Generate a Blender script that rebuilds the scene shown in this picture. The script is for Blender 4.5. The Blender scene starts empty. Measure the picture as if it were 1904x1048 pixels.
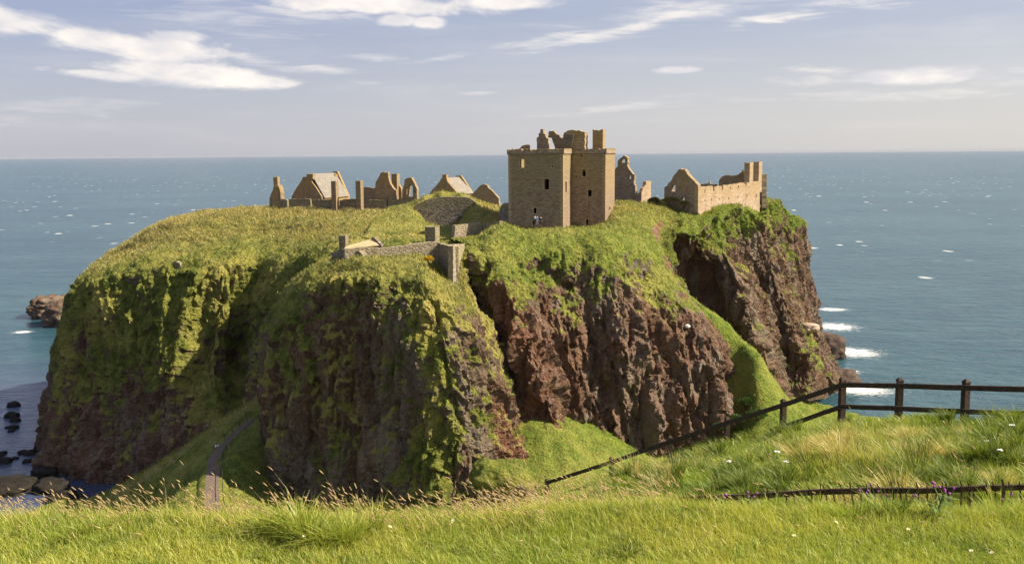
import bpy, math, random
import numpy as np
from mathutils import Vector, Matrix

S = bpy.context.scene
COL = S.collection
R = math.radians
rng = np.random.default_rng(7)

# ------------------------------------------------------------------ camera
FPX, W0, H0 = 1851.0, 1904, 1048          # focal length in photo pixels
CAMZ, PITCH, ROLL = 64.0, math.atan((524 - 285.5) / FPX), 0.0079
cf = np.array([0, math.cos(PITCH), -math.sin(PITCH)])
cu0 = np.array([0, math.sin(PITCH), math.cos(PITCH)])
cr0 = np.array([1.0, 0, 0])
cr = cr0 * math.cos(ROLL) - cu0 * math.sin(ROLL)
cu = cu0 * math.cos(ROLL) + cr0 * math.sin(ROLL)
cam_d = bpy.data.cameras.new('camera')
cam = bpy.data.objects.new('camera', cam_d)
COL.objects.link(cam)
cam.matrix_world = Matrix(((cr[0], cu[0], -cf[0], 0), (cr[1], cu[1], -cf[1], 0), (cr[2], cu[2], -cf[2], CAMZ), (0, 0, 0, 1)))
cam_d.sensor_width = 36.0
cam_d.lens = 36.0 * FPX / W0
cam_d.clip_start, cam_d.clip_end = 0.1, 200000
S.camera = cam

# ------------------------------------------------------------------ sun, sky, exposure
SUN_AZ, SUN_EL = R(94), R(42)             # azimuth clockwise from the view direction (+Y)
SKY_STRENGTH = 0.055
sd = Vector((math.sin(SUN_AZ) * math.cos(SUN_EL), math.cos(SUN_AZ) * math.cos(SUN_EL), math.sin(SUN_EL)))
sun_d = bpy.data.lights.new('sun', 'SUN')
sun_d.energy, sun_d.angle, sun_d.color = 4.6, R(0.53), (1.0, 0.87, 0.66)
sun = bpy.data.objects.new('sun', sun_d)
COL.objects.link(sun)
sun.rotation_euler = (-sd).to_track_quat('-Z', 'Y').to_euler()
sun.location = (80, 0, 120)

S.view_settings.view_transform = 'Standard'
S.view_settings.look = 'None'
S.view_settings.exposure = 1.2
S.view_settings.gamma = 1.0
S.cycles.use_denoising = True
S.cycles.max_bounces = 6
S.cycles.volume_bounces = 0
S.cycles.transparent_max_bounces = 16

# ------------------------------------------------------------------ node helpers
class NT:
    def __init__(s, tree):
        s.t = tree; tree.nodes.clear()
    def n(s, typ, ins=None, **kw):
        nd = s.t.nodes.new(typ)
        for k, v in kw.items(): setattr(nd, k, v)
        for k, v in (ins or {}).items():
            sock = nd.inputs[k]
            if isinstance(v, bpy.types.NodeSocket): s.t.links.new(v, sock)
            else: sock.default_value = v
        return nd
    def m(s, op, a, b=None, c=None, clamp=False):
        ins = {0: a}
        if b is not None: ins[1] = b
        if c is not None: ins[2] = c
        return s.n('ShaderNodeMath', ins, operation=op, use_clamp=clamp).outputs[0]
    def mix(s, f, a, b, mode='MIX'):
        nd = s.t.nodes.new('ShaderNodeMix'); nd.data_type = 'RGBA'; nd.blend_type = mode; nd.clamp_factor = True
        for i, v in ((0, f), (6, a), (7, b)):
            if isinstance(v, bpy.types.NodeSocket): s.t.links.new(v, nd.inputs[i])
            else: nd.inputs[i].default_value = (*v, 1) if isinstance(v, tuple) and len(v) == 3 else v
        return nd.outputs[2]
    def noise(s, vec, scale, detail=4, rough=0.55, dist=0.0):
        return s.n('ShaderNodeTexNoise', {'Vector': vec, 'Scale': scale, 'Detail': detail, 'Roughness': rough, 'Distortion': dist}).outputs[0]
    def ramp(s, f, lo, hi, a=0.0, b=1.0):
        return s.n('ShaderNodeMapRange', {0: f, 1: lo, 2: hi, 3: a, 4: b}, interpolation_type='SMOOTHSTEP').outputs[0]
    def mapv(s, vec, scale=(1, 1, 1), loc=(0, 0, 0), rot=(0, 0, 0)):
        return s.n('ShaderNodeMapping', {0: vec, 1: loc, 2: rot, 3: scale}).outputs[0]

def material(name):
    m = bpy.data.materials.new(name); m.use_nodes = True
    return m, NT(m.node_tree)

# ------------------------------------------------------------------ world: Nishita sky with clouds at infinity
world = bpy.data.worlds.new('World'); S.world = world; world.use_nodes = True
def build_world():
    w = NT(world.node_tree)
    sky = w.n('ShaderNodeTexSky', sky_type='NISHITA')
    sky.sun_disc = False
    sky.sun_elevation, sky.sun_rotation = SUN_EL, SUN_AZ
    sky.altitude, sky.air_density, sky.dust_density, sky.ozone_density = 60, 1.0, 1.9, 1.2
    d = w.n('ShaderNodeTexCoord').outputs['Generated']
    sp = w.n('ShaderNodeSeparateXYZ', {0: d})
    az = w.m('ARCTAN2', sp.outputs[0], sp.outputs[1])
    el = w.m('ARCSINE', sp.outputs[2])
    cv = w.n('ShaderNodeCombineXYZ', {0: az, 1: w.m('MULTIPLY', el, 2.6)}).outputs[0]
    n1 = w.noise(cv, 9.0, 9, 0.62, 0.35)
    n2 = w.noise(w.mapv(cv, (1, 3.2, 1), rot=(0, 0, R(-9))), 14.0, 8, 0.65, 0.6)
    # (px, py, rx, ry, tilt, density, kind): kind 0 puffy, 1 streaky
    clouds = [(40, 42, 130, 26, 6, 1.0, 0), (165, 72, 120, 30, 8, 1.0, 0), (290, 92, 130, 36, 0, 1.0, 0), (330, 135, 190, 26, 4, 1.0, 0),
              (180, 138, 110, 12, 4, .9, 0), (480, 150, 90, 14, 2, .95, 0), (470, 112, 90, 14, 8, .8, 1), (600, 128, 80, 9, 2, .7, 1),
              (330, 70, 70, 16, 0, .8, 0),
              (700, 8, 240, 22, 2, 1.0, 0), (930, 6, 150, 15, 0, .95, 0), (740, 38, 50, 14, 0, .85, 0), (795, 42, 40, 14, 0, .9, 0), (560, 20, 160, 34, 0, .6, 1),
              (430, 30, 170, 40, 0, .45, 1), (690, 107, 90, 9, 0, .55, 1), (815, 110, 70, 7, -8, .6, 1), (690, 155, 40, 12, 0, .45, 1), (890, 173, 45, 6, 0, .6, 1),
              (1180, 48, 250, 16, -12, .95, 1), (1010, 72, 110, 13, -10, .8, 1), (1440, 34, 130, 12, -5, .95, 1), (1270, 20, 260, 32, -8, .6, 1), (1590, 4, 120, 14, 2, .9, 1),
              (1252, 131, 56, 9, -1, 1.0, 0), (1540, 132, 90, 9, 4, .9, 1), (1690, 141, 200, 17, 0, 1.0, 0), (1640, 148, 150, 11, 0, .9, 0), (1190, 195, 140, 11, -6, .6, 1), (1420, 186, 80, 6, 0, .4, 1),
              (1700, 175, 240, 16, -2, .5, 1), (1010, 216, 110, 6, -3, .3, 1), (120, 205, 180, 26, -5, .35, 1), (1860, 155, 120, 14, 0, .6, 1)]
    tot = None
    for (px, py, rx, ry, tilt, den, kind) in clouds:
        q = cf + cr * (px - W0 / 2) / FPX + cu * (H0 / 2 - py) / FPX
        q /= np.linalg.norm(q)
        a0, e0 = math.atan2(q[0], q[1]), math.asin(q[2])
        ca, sa = math.cos(R(-tilt)), math.sin(R(-tilt))
        da, de = w.m('SUBTRACT', az, a0), w.m('SUBTRACT', el, e0)
        u = w.m('MULTIPLY_ADD', da, ca * FPX / rx, w.m('MULTIPLY', de, sa * FPX / rx))
        v = w.m('MULTIPLY_ADD', da, -sa * FPX / ry, w.m('MULTIPLY', de, ca * FPX / ry))
        r2 = w.m('MULTIPLY_ADD', u, u, w.m('MULTIPLY', v, v))
        f = w.m('SUBTRACT', 1.0, w.m('SQRT', r2))                       # 1 at centre, 0 at rim
        ns = n1 if kind == 0 else n2
        f = w.m('ADD', f, w.m('MULTIPLY', w.m('SUBTRACT', ns, 0.5), 2.6 if kind == 0 else 3.8))
        f = w.ramp(f, 0.0 if kind == 0 else -0.1, 0.62 if kind == 0 else 1.4, 0.0, den)
        tot = f if tot is None else w.m('MAXIMUM', tot, f)
    veil = w.ramp(w.noise(w.mapv(cv, (1, 4, 1)), 3.0, 7, 0.6, 0.4), 0.42, 0.8, 0.0, 0.22)
    tot = w.m('MAXIMUM', tot, veil)
    tot = w.m('MULTIPLY', tot, w.ramp(el, 0.0, 0.03))
    # thin marine haze: pale and warm towards the sun side, lavender higher up on the left
    sside = w.ramp(az, -0.55, 0.65)
    low = w.mix(sside, (4.7, 4.75, 5.3), (6.5, 6.25, 6.0))
    high = w.mix(sside, (2.85, 3.25, 4.85), (3.95, 4.3, 5.4))
    hazy = w.mix(w.ramp(el, -0.01, 0.17), low, high)
    lav = w.mix(0.8, sky.outputs[0], hazy)
    lit = w.ramp(w.noise(w.mapv(cv, (1, 1, 1), loc=(0, .035, 0)), 16.0, 5), 0.3, 0.7)
    ccol = w.mix(lit, (6.0, 5.9, 6.2), (8.6, 8.0, 7.4))
    c = w.mix(tot, lav, ccol)
    bg = w.n('ShaderNodeBackground', {'Color': c, 'Strength': SKY_STRENGTH})
    w.n('ShaderNodeOutputWorld', {0: bg.outputs[0]})
build_world()

# ------------------------------------------------------------------ geometry helpers
def at(px, py, Y):
    d = cf + cr * (px - W0 / 2) / FPX + cu * (H0 / 2 - py) / FPX
    return np.array([0, 0, CAMZ]) + d * (Y / d[1])
def at_z(px, py, z):
    d = cf + cr * (px - W0 / 2) / FPX + cu * (H0 / 2 - py) / FPX
    return np.array([0, 0, CAMZ]) + d * ((z - CAMZ) / d[2])
def project(p):
    p = np.asarray(p, float) - np.array([0, 0, CAMZ])
    f = p @ cf
    return W0 / 2 + FPX * (p @ cr) / f, H0 / 2 - FPX * (p @ cu) / f

_perm = np.random.default_rng(3).permutation(256).astype(np.int64)
_grad = np.random.default_rng(5).normal(size=(256, 3)); _grad /= np.linalg.norm(_grad, axis=1)[:, None]
def perlin(p):
    p = np.asarray(p, dtype=np.float64)
    i = np.floor(p).astype(np.int64); f = p - i
    u = f * f * f * (f * (f * 6 - 15) + 10)
    out = 0
    for dx in (0, 1):
        for dy in (0, 1):
            for dz in (0, 1):
                h = _perm[(_perm[(_perm[(i[..., 0] + dx) & 255] + i[..., 1] + dy) & 255] + i[..., 2] + dz) & 255]
                g = _grad[h]
                dot = g[..., 0] * (f[..., 0] - dx) + g[..., 1] * (f[..., 1] - dy) + g[..., 2] * (f[..., 2] - dz)
                wx = u[..., 0] if dx else 1 - u[..., 0]
                wy = u[..., 1] if dy else 1 - u[..., 1]
                wz = u[..., 2] if dz else 1 - u[..., 2]
                out = out + dot * wx * wy * wz
    return out * 1.5
def fbm(p, octv=4, gain=0.5, lac=2.03):
    a, s, t = 1.0, 0.0, 0.0
    p = np.array(p, float)
    for k in range(octv):
        s = s + a * perlin(p + 17.3 * k); t += a; a *= gain; p = p * lac
    return s / t
def ridged(p, octv=4, gain=0.55):
    a, s, t = 1.0, 0.0, 0.0
    p = np.array(p, float)
    for k in range(octv):
        s = s + a * (1 - 2 * np.abs(perlin(p + 9.1 * k))); t += a; a *= gain; p = p * 2.07
    return s / t
def chunks(p, jit=0.9):
    """piecewise value of the nearest random cell point: blocky broken rock"""
    p = np.asarray(p, np.float64); i = np.floor(p).astype(np.int64); f = p - i
    best = np.full(p.shape[:-1], 9e9); val = np.zeros(p.shape[:-1])
    for dx in (-1, 0, 1):
        for dy in (-1, 0, 1):
            for dz in (-1, 0, 1):
                h = _perm[(_perm[(_perm[(i[..., 0] + dx) & 255] + i[..., 1] + dy) & 255] + i[..., 2] + dz) & 255]
                o = _grad[h] * .5 * jit + .5
                d = (dx + o[..., 0] - f[..., 0]) ** 2 + (dy + o[..., 1] - f[..., 1]) ** 2 + (dz + o[..., 2] - f[..., 2]) ** 2
                m = d < best
                best = np.where(m, d, best); val = np.where(m, (h / 127.5 - 1), val)
    return val
def sstep(x, a, b):
    t = np.clip((x - a) / (b - a), 0, 1); return t * t * (3 - 2 * t)

def tag(o, label=None, cat=None, group=None, kind=None):
    if label: o['label'] = label
    if cat: o['category'] = cat
    if group: o['group'] = group
    if kind: o['kind'] = kind
    return o
def new_obj(name, me, parent=None):
    o = bpy.data.objects.new(name, me); COL.objects.link(o)
    if parent is not None: o.parent = parent
    return o
def empty(name, loc):
    o = bpy.data.objects.new(name, None); COL.objects.link(o); o.location = [float(c) for c in loc]
    o.empty_display_size = 0.3
    return o
def mesh_np(name, V, F, mat=None, attrs=None, smooth=True, parent=None):
    """F: (n,3) or (n,4) array, or a list of such arrays."""
    Fs = F if isinstance(F, list) else [F]
    Fs = [np.asarray(f, dtype=np.int32) for f in Fs if len(f)]
    V = np.asarray(V, dtype=np.float32)
    off = np.zeros(3, np.float32)
    if parent is not None: off = np.array(parent.location, np.float32)
    me = bpy.data.meshes.new(name)
    me.vertices.add(len(V)); me.vertices.foreach_set('co', (V - off).ravel())
    loops = np.concatenate([f.ravel() for f in Fs])
    counts = np.concatenate([np.full(len(f), f.shape[1], np.int32) for f in Fs])
    starts = np.concatenate([[0], np.cumsum(counts)[:-1]]).astype(np.int32)
    me.loops.add(len(loops)); me.loops.foreach_set('vertex_index', loops)
    me.polygons.add(len(counts)); me.polygons.foreach_set('loop_start', starts); me.polygons.foreach_set('loop_total', counts)
    me.polygons.foreach_set('use_smooth', np.full(len(counts), smooth))
    for k, a in (attrs or {}).items():
        a = np.asarray(a, np.float32)
        if a.ndim == 1:
            at_ = me.attributes.new(k, 'FLOAT', 'POINT'); at_.data.foreach_set('value', a)
        else:
            at_ = me.attributes.new(k, 'FLOAT_COLOR', 'POINT')
            if a.shape[1] == 3: a = np.concatenate([a, np.ones((len(a), 1), np.float32)], 1)
            at_.data.foreach_set('color', a.ravel())
    me.update(calc_edges=True); me.validate()
    if mat: me.materials.append(mat)
    return new_obj(name, me, parent)

def catmull(P, n):
    """P: (k, ...) control points -> resampled along axis 0, n[i] samples per segment (last point included)."""
    k = len(P); out = []
    for i in range(k - 1):
        p1, p2 = P[i], P[i + 1]
        p0 = P[i - 1] if i > 0 else 2 * p1 - p2
        p3 = P[i + 2] if i + 2 < k else 2 * p2 - p1
        m = n[i]
        t = (np.arange(m) / m).reshape(-1, *([1] * (P.ndim - 1)))
        a = 0.4
        m1, m2 = a * (p2 - p0), a * (p3 - p1)
        t2, t3 = t * t, t * t * t
        out.append((2 * t3 - 3 * t2 + 1) * p1 + (t3 - 2 * t2 + t) * m1 + (-2 * t3 + 3 * t2) * p2 + (t3 - t2) * m2)
    out.append(P[-1:]); return np.concatenate(out)
def grid_faces(nu, nv):
    i = np.arange(nu * nv).reshape(nu, nv)
    return np.stack([i[:-1, :-1], i[1:, :-1], i[1:, 1:], i[:-1, 1:]], -1).reshape(-1, 4)
def grid_normals(P):
    du = np.gradient(P, axis=0); dv = np.gradient(P, axis=1)
    n = np.cross(du, dv); n /= np.linalg.norm(n, axis=-1, keepdims=True) + 1e-9
    return n
# ------------------------------------------------------------------ terrain materials
def grass_cols(w, vec):
    """varied grass colour: dark green, olive, yellow green, straw"""
    a = w.noise(vec, 0.09, 5, 0.6); b = w.noise(vec, 0.55, 4, 0.6); c = w.noise(vec, 2.6, 3, 0.7)
    g = w.mix(w.ramp(b, 0.35, 0.68), (0.08, 0.11, 0.018), (0.24, 0.245, 0.046))
    g = w.mix(w.ramp(a, 0.42, 0.7), g, (0.36, 0.31, 0.085))
    g = w.mix(w.ramp(c, 0.5, 0.8, 0, .6), g, (0.36, 0.31, 0.12))
    return w.mix(w.ramp(c, 0.5, 0.22, 0, .75), g, (0.03, 0.05, 0.01))
def make_cliff_mat():
    m, w = material('cliff_rock_and_grass')
    co = w.n('ShaderNodeTexCoord').outputs['Object']
    st = w.mapv(co, (1, 1, 0.3))
    n1 = w.noise(st, 0.09, 6, 0.6, 0.4); n2 = w.noise(st, 0.45, 6, 0.65); n3 = w.noise(co, 2.2, 5, 0.7)
    streak = w.noise(w.mapv(co, (1, 1, .12)), 0.35, 5, 0.65, .3)
    red = w.n('ShaderNodeAttribute', attribute_name='red').outputs['Fac']
    rock = w.mix(w.ramp(n2, 0.33, 0.66), (0.078, 0.048, 0.034), (0.205, 0.138, 0.094))
    rock = w.mix(w.ramp(n1, 0.46, 0.66), rock, (0.19, 0.16, 0.125))
    rock = w.mix(w.m('MULTIPLY', red, w.ramp(n2, 0.25, 0.6, .35, 1)), rock, (0.235, 0.105, 0.064))
    rock = w.mix(w.ramp(n3, 0.52, 0.3, 0, .7), rock, (0.035, 0.023, 0.017))
    rock = w.mix(w.ramp(streak, 0.52, 0.66, 0, .75), rock, (0.25, 0.21, 0.165))
    peb = w.n('ShaderNodeTexVoronoi', {'Vector': co, 'Scale': 2.6, 'Randomness': 1.0})
    pebl = w.n('ShaderNodeSeparateColor', {0: peb.outputs['Color']}).outputs[0]
    rock = w.mix(w.m('MULTIPLY', w.ramp(pebl, 0.62, 0.95), w.ramp(n2, 0.36, 0.56, .05, .45)), rock, (0.26, 0.22, 0.175))
    lich = w.noise(co, 0.7, 6, 0.75)
    rock = w.mix(w.ramp(lich, 0.54, 0.7, 0, .65), rock, (0.095, 0.10, 0.03))
    ga = w.n('ShaderNodeAttribute', attribute_name='grass').outputs['Fac']
    dry = w.n('ShaderNodeAttribute', attribute_name='dry').outputs['Fac']
    gm = w.m('ADD', ga, w.m('MULTIPLY', w.m('SUBTRACT', w.noise(co, 1.1, 6, 0.75), 0.5), 1.1))
    gm = w.ramp(gm, 0.40, 0.60)
    gcol = grass_cols(w, co)
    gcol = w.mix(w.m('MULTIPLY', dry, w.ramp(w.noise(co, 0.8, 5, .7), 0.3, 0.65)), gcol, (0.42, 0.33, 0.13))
    lush = w.n('ShaderNodeAttribute', attribute_name='lush').outputs['Fac']
    gcol = w.mix(w.m('MULTIPLY', lush, w.ramp(w.noise(co, 1.3, 4, .7), 0.3, 0.6, .3, .85)), gcol, (0.12, 0.20, 0.022))
    col = w.mix(gm, rock, gcol)
    hgt = w.m('ADD', w.m('MULTIPLY', w.noise(co, 1.0, 8, 0.72), 0.9), w.m('MULTIPLY', peb.outputs['Distance'], 0.25))
    bump = w.n('ShaderNodeBump', {'Strength': 1.0, 'Distance': 1.1, 'Height': hgt})
    p = w.n('ShaderNodeBsdfPrincipled', {'Base Color': col, 'Roughness': 0.95, 'Specular IOR Level': 0.12, 'Normal': bump.outputs[0]})
    w.n('ShaderNodeOutputMaterial', {0: p.outputs[0]})
    return m
M_CLIFF = make_cliff_mat()
def make_ground_mat():
    m, w = material('meadow_soil_and_turf')
    co = w.n('ShaderNodeTexCoord').outputs['Object']
    a = w.noise(co, 0.5, 5, 0.6); c = w.noise(co, 9.0, 5, 0.7)
    g = w.mix(w.ramp(a, 0.35, 0.65), (0.10, 0.15, 0.02), (0.17, 0.19, 0.035))
    g = w.mix(w.ramp(c, 0.5, 0.25, 0, .8), g, (0.035, 0.05, 0.01))
    g = w.mix(w.ramp(c, 0.6, 0.8, 0, .5), g, (0.25, 0.24, 0.07))
    bump = w.n('ShaderNodeBump', {'Strength': 0.6, 'Distance': 0.05, 'Height': c})
    p = w.n('ShaderNodeBsdfPrincipled', {'Base Color': g, 'Roughness': 0.95, 'Specular IOR Level': 0.1, 'Normal': bump.outputs[0]})
    w.n('ShaderNodeOutputMaterial', {0: p.outputs[0]})
    return m
M_GROUND = make_ground_mat()
def make_grass_mat():
    m, w = material('grass_blades')
    t = w.n('ShaderNodeAttribute', attribute_name='tint').outputs['Color']
    d = w.n('ShaderNodeBsdfDiffuse', {0: t})
    tr = w.n('ShaderNodeBsdfTranslucent', {0: w.mix(1.0, t, (1.0, 1.05, 0.6), 'MULTIPLY')})
    mx = w.n('ShaderNodeMixShader', {0: 0.42, 1: d.outputs[0], 2: tr.outputs[0]})
    gl = w.n('ShaderNodeBsdfGlossy', {0: (0.8, 0.85, 0.7, 1), 'Roughness': 0.45})
    m2 = w.n('ShaderNodeMixShader', {0: 0.035, 1: mx.outputs[0], 2: gl.outputs[0]})
    w.n('ShaderNodeOutputMaterial', {0: m2.outputs[0]})
    return m
M_GRASS = make_grass_mat()

# ------------------------------------------------------------------ lofted cliffs: columns of (px, py, Y) read off the photo, foot to crown
TUFT_SRC = []
def loft(name, cols, step, gprof, amp=1.0, red=None, dry=None, lush=None, gnoise=0.55, seed=0.0, gfun=None):
    C = np.array([[at(*p) if len(p) == 3 else np.array(p[:3], float) for p in c] for c in cols])       # ncol, nrow, 3
    nc, nr = C.shape[:2]
    su = [max(2, int(math.ceil(np.linalg.norm(C[i + 1] - C[i], axis=-1).max() / step))) for i in range(nc - 1)]
    sv = [max(2, int(math.ceil(np.linalg.norm(C[:, j + 1] - C[:, j], axis=-1).max() / step))) for j in range(nr - 1)]
    P = catmull(C, su)
    P = np.swapaxes(catmull(np.swapaxes(P, 0, 1), sv), 0, 1)
    v = np.concatenate([j + np.arange(m) / m for j, m in enumerate(sv)] + [[nr - 1]])
    u = np.concatenate([j + np.arange(m) / m for j, m in enumerate(su)] + [[nc - 1]])
    N = grid_normals(P)
    if (N[..., 1].mean() > 0 and N[..., 2].mean() < 0.3): N = -N
    if N[..., 2].mean() < 0: N = -N
    steep = 1 - sstep(N[..., 2], 0.35, 0.8)                     # 1 on cliff, 0 on turf
    Pw = P + seed
    q = Pw * np.array([1, 1, 0.22])
    wq = Pw + 0.5 * np.stack([fbm(Pw / 1.6 + k * 20, 2) for k in (1, 2, 3)], -1)
    d = 3.0 * ridged(q * np.array([1, 1, .6]) / 17.0 + 3, 2) + 2.2 * ridged(q / 8.0, 3) + 1.1 * ridged(q / 3.4 + 5, 3) + 0.5 * fbm(Pw / 1.7, 3)
    d += 0.62 * chunks(wq * np.array([1, 1, .38]) / 2.6) + 0.34 * chunks(wq * np.array([1, 1, .6]) / 1.15 + 7) + .14 * chunks(wq / .6 + 3)
    cr_ = np.clip(1 - np.abs(perlin(wq * np.array([1, 1, .16]) / 5.5 + 60)) * 6.5, 0, 1) + .6 * np.clip(1 - np.abs(perlin(wq * np.array([1, 1, .16]) / 2.4 + 90)) * 5, 0, 1)
    d -= 1.05 * cr_                                              # fissures
    d -= (d * steep).sum() / (steep.sum() + 1e-6)
    d *= steep * amp
    d += (1 - steep) * (1.5 * fbm(Pw / 13.0 + 70, 2) + 0.8 * fbm(Pw / 5.0, 3) + 0.6 * fbm(Pw / 1.6, 3))
    D = P + N * d[..., None]
    D[..., 2] += steep * amp * 0.2 * fbm(Pw / 2.3 + 40, 2)      # broken ledges
    N2 = grid_normals(D)
    if (N2 * N).sum() < 0: N2 = -N2
    nzs = N2[..., 2]
    for ax in (0, 1):                                           # soft blur of the slope
        for _ in range(2):
            nzs = (np.roll(nzs, 1, ax) + np.roll(nzs, -1, ax) + 2 * nzs) / 4
    bias = np.interp(v, np.arange(nr), gprof)[None, :] * np.ones_like(nzs)
    g = bias + 0.75 * (nzs - 0.42) + gnoise * (fbm(Pw * np.array([1, 1, .45]) / 7.0 + 11, 4) + .8 * fbm(Pw * np.array([1, 1, .2]) / 2.2 + 4, 3))
    if gfun is not None: g = gfun(g, u[:, None], v[None, :], D)
    g = np.clip(g, -0.3, 1.3)
    one = np.ones_like(nzs)
    def att(x):
        if x is None: return 0 * one
        if callable(x): return np.clip(x(u[:, None], v[None, :], D) * one, 0, 1)
        return np.interp(v, np.arange(nr), x)[None, :] * one
    A = {'grass': g.ravel(), 'red': att(red).ravel(), 'dry': att(dry).ravel(), 'lush': att(lush).ravel()}
    F = grid_faces(*P.shape[:2])
    # keep normals outward
    if np.sum(np.cross(D[1:, :-1] - D[:-1, :-1], D[:-1, 1:] - D[:-1, :-1]) * N[:-1, :-1]) < 0: F = F[:, ::-1]
    o = mesh_np(name, D.reshape(-1, 3), F, M_CLIFF, A, smooth=False)
    tag(o, kind='structure')
    TUFT_SRC.append((D, N2, g, A['dry'].reshape(g.shape), A['lush'].reshape(g.shape), step))
    return D

def rbf_surface(pts, eps=2.0):
    pts = np.asarray(pts, float); xy, z = pts[:, :2], pts[:, 2]
    def phi(a, b): return np.sqrt(((a[:, None] - b[None]) ** 2).sum(-1) + eps * eps)
    n = len(pts)
    K = np.zeros((n + 1, n + 1)); K[:n, :n] = phi(xy, xy) + 1e-6 * np.eye(n); K[:n, n] = 1; K[n, :n] = 1
    c = np.linalg.solve(K, np.append(z, 0))
    def f(x, y):
        q = np.stack([np.ravel(x), np.ravel(y)], -1); out = np.empty(len(q))
        for k in range(0, len(q), 40000): out[k:k + 40000] = phi(q[k:k + 40000], xy) @ c[:n] + c[n]
        return out.reshape(np.shape(x))
    return f
def height_sheet(name, f, X, Y, gr=0.9, dry=0.0, lush=0.0, amp=1.0, mat=None, mask=None):
    Z = f(X, Y)
    P = np.stack([X, Y, Z], -1)
    Z2 = Z + amp * (0.5 * fbm(P / 5.0 + 3, 3) + 0.34 * fbm(P / 1.4 + 8, 4, .6))
    D = np.stack([X, Y, Z2], -1)
    N = grid_normals(D)
    if N[..., 2].mean() < 0: N = -N
    one = np.ones_like(Z)
    g = gr * one + 0.6 * (N[..., 2] - 0.75) + 0.35 * fbm(P / 6.0, 3)
    dr = dry(P) if callable(dry) else dry * one
    lu = lush(P) if callable(lush) else lush * one
    o = mesh_np(name, D.reshape(-1, 3), grid_faces(*X.shape), mat or M_CLIFF, {'grass': g.ravel(), 'red': 0 * one.ravel(), 'dry': dr.ravel(), 'lush': lu.ravel()})
    tag(o, kind='structure')
    return D, N, g, dr, lu

# ---- left headland
L = [
 [(100, 880, 262), (110, 790, 262), (125, 680, 260), (145, 575, 258), (175, 540, 256), (200, 520, 262), (240, 500, 270), (420, 440, 285)],
 [(80, 872, 226), (92, 790, 228), (112, 680, 229), (140, 578, 228), (162, 522, 229), (185, 502, 236), (225, 478, 246), (420, 425, 285)],
 [(72, 893, 199), (88, 790, 203), (110, 680, 205), (132, 575, 206), (156, 520, 208), (192, 482, 224), (240, 452, 238), (430, 412, 285)],
 [(150, 912, 192), (150, 800, 197), (162, 690, 199), (178, 600, 200), (205, 510, 202), (245, 465, 218), (290, 416, 236), (450, 402, 285)],
 [(240, 905, 187), (250, 800, 192), (255, 700, 194), (265, 590, 196), (290, 500, 199), (305, 455, 213), (330, 405, 232), (470, 398, 285)],
 [(330, 870, 180), (330, 780, 186), (335, 690, 190), (345, 590, 193), (365, 490, 197), (380, 445, 213), (400, 395, 232), (490, 393, 285)],
 [(405, 840, 178), (405, 765, 184), (404, 680, 190), (410, 580, 192), (428, 480, 197), (440, 437, 214), (455, 391, 233), (520, 389, 285)],
 [(452, 800, 178), (448, 740, 190), (445, 665, 200), (462, 575, 196), (480, 485, 199), (495, 437, 214), (525, 389, 234), (560, 386, 285)],
 [(505, 780, 172), (500, 720, 178), (500, 650, 183), (508, 560, 188), (535, 488, 193), (570, 440, 206), (605, 387, 235), (620, 383, 285)],
 [(610, 780, 170), (600, 720, 174), (600, 650, 177), (605, 560, 178), (620, 478, 172), (650, 440, 192), (700, 387, 236), (700, 381, 285)],
 [(720, 780, 170), (720, 720, 174), (720, 650, 176), (720, 560, 168), (725, 470, 166), (745, 437, 186), (785, 392, 234), (780, 380, 285)],
 [(830, 780, 172), (830, 720, 174), (830, 650, 176), (830, 560, 168), (830, 464, 166), (838, 459, 186), (885, 413, 228), (880, 400, 285)],
 [(930, 780, 190), (930, 720, 190), (930, 650, 190), (930, 560, 190), (930, 462, 190), (930, 418, 196), (965, 379, 226), (960, 381, 285)],
]
loft('headland', L, 0.36, [.08, .46, .80, .94, .98, 1.0, 1.0, 1.0], 0.85,
     dry=lambda u, v, D: sstep(v, 4.2, 5.2) * 0.5 + sstep(v, 5.4, 6) * .5 + sstep(v, 3.9, 4.6) * sstep(u, 4.5, 2.5) * .35, red=[.5, .45, .3, .1, 0, 0, 0, 0])

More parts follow.
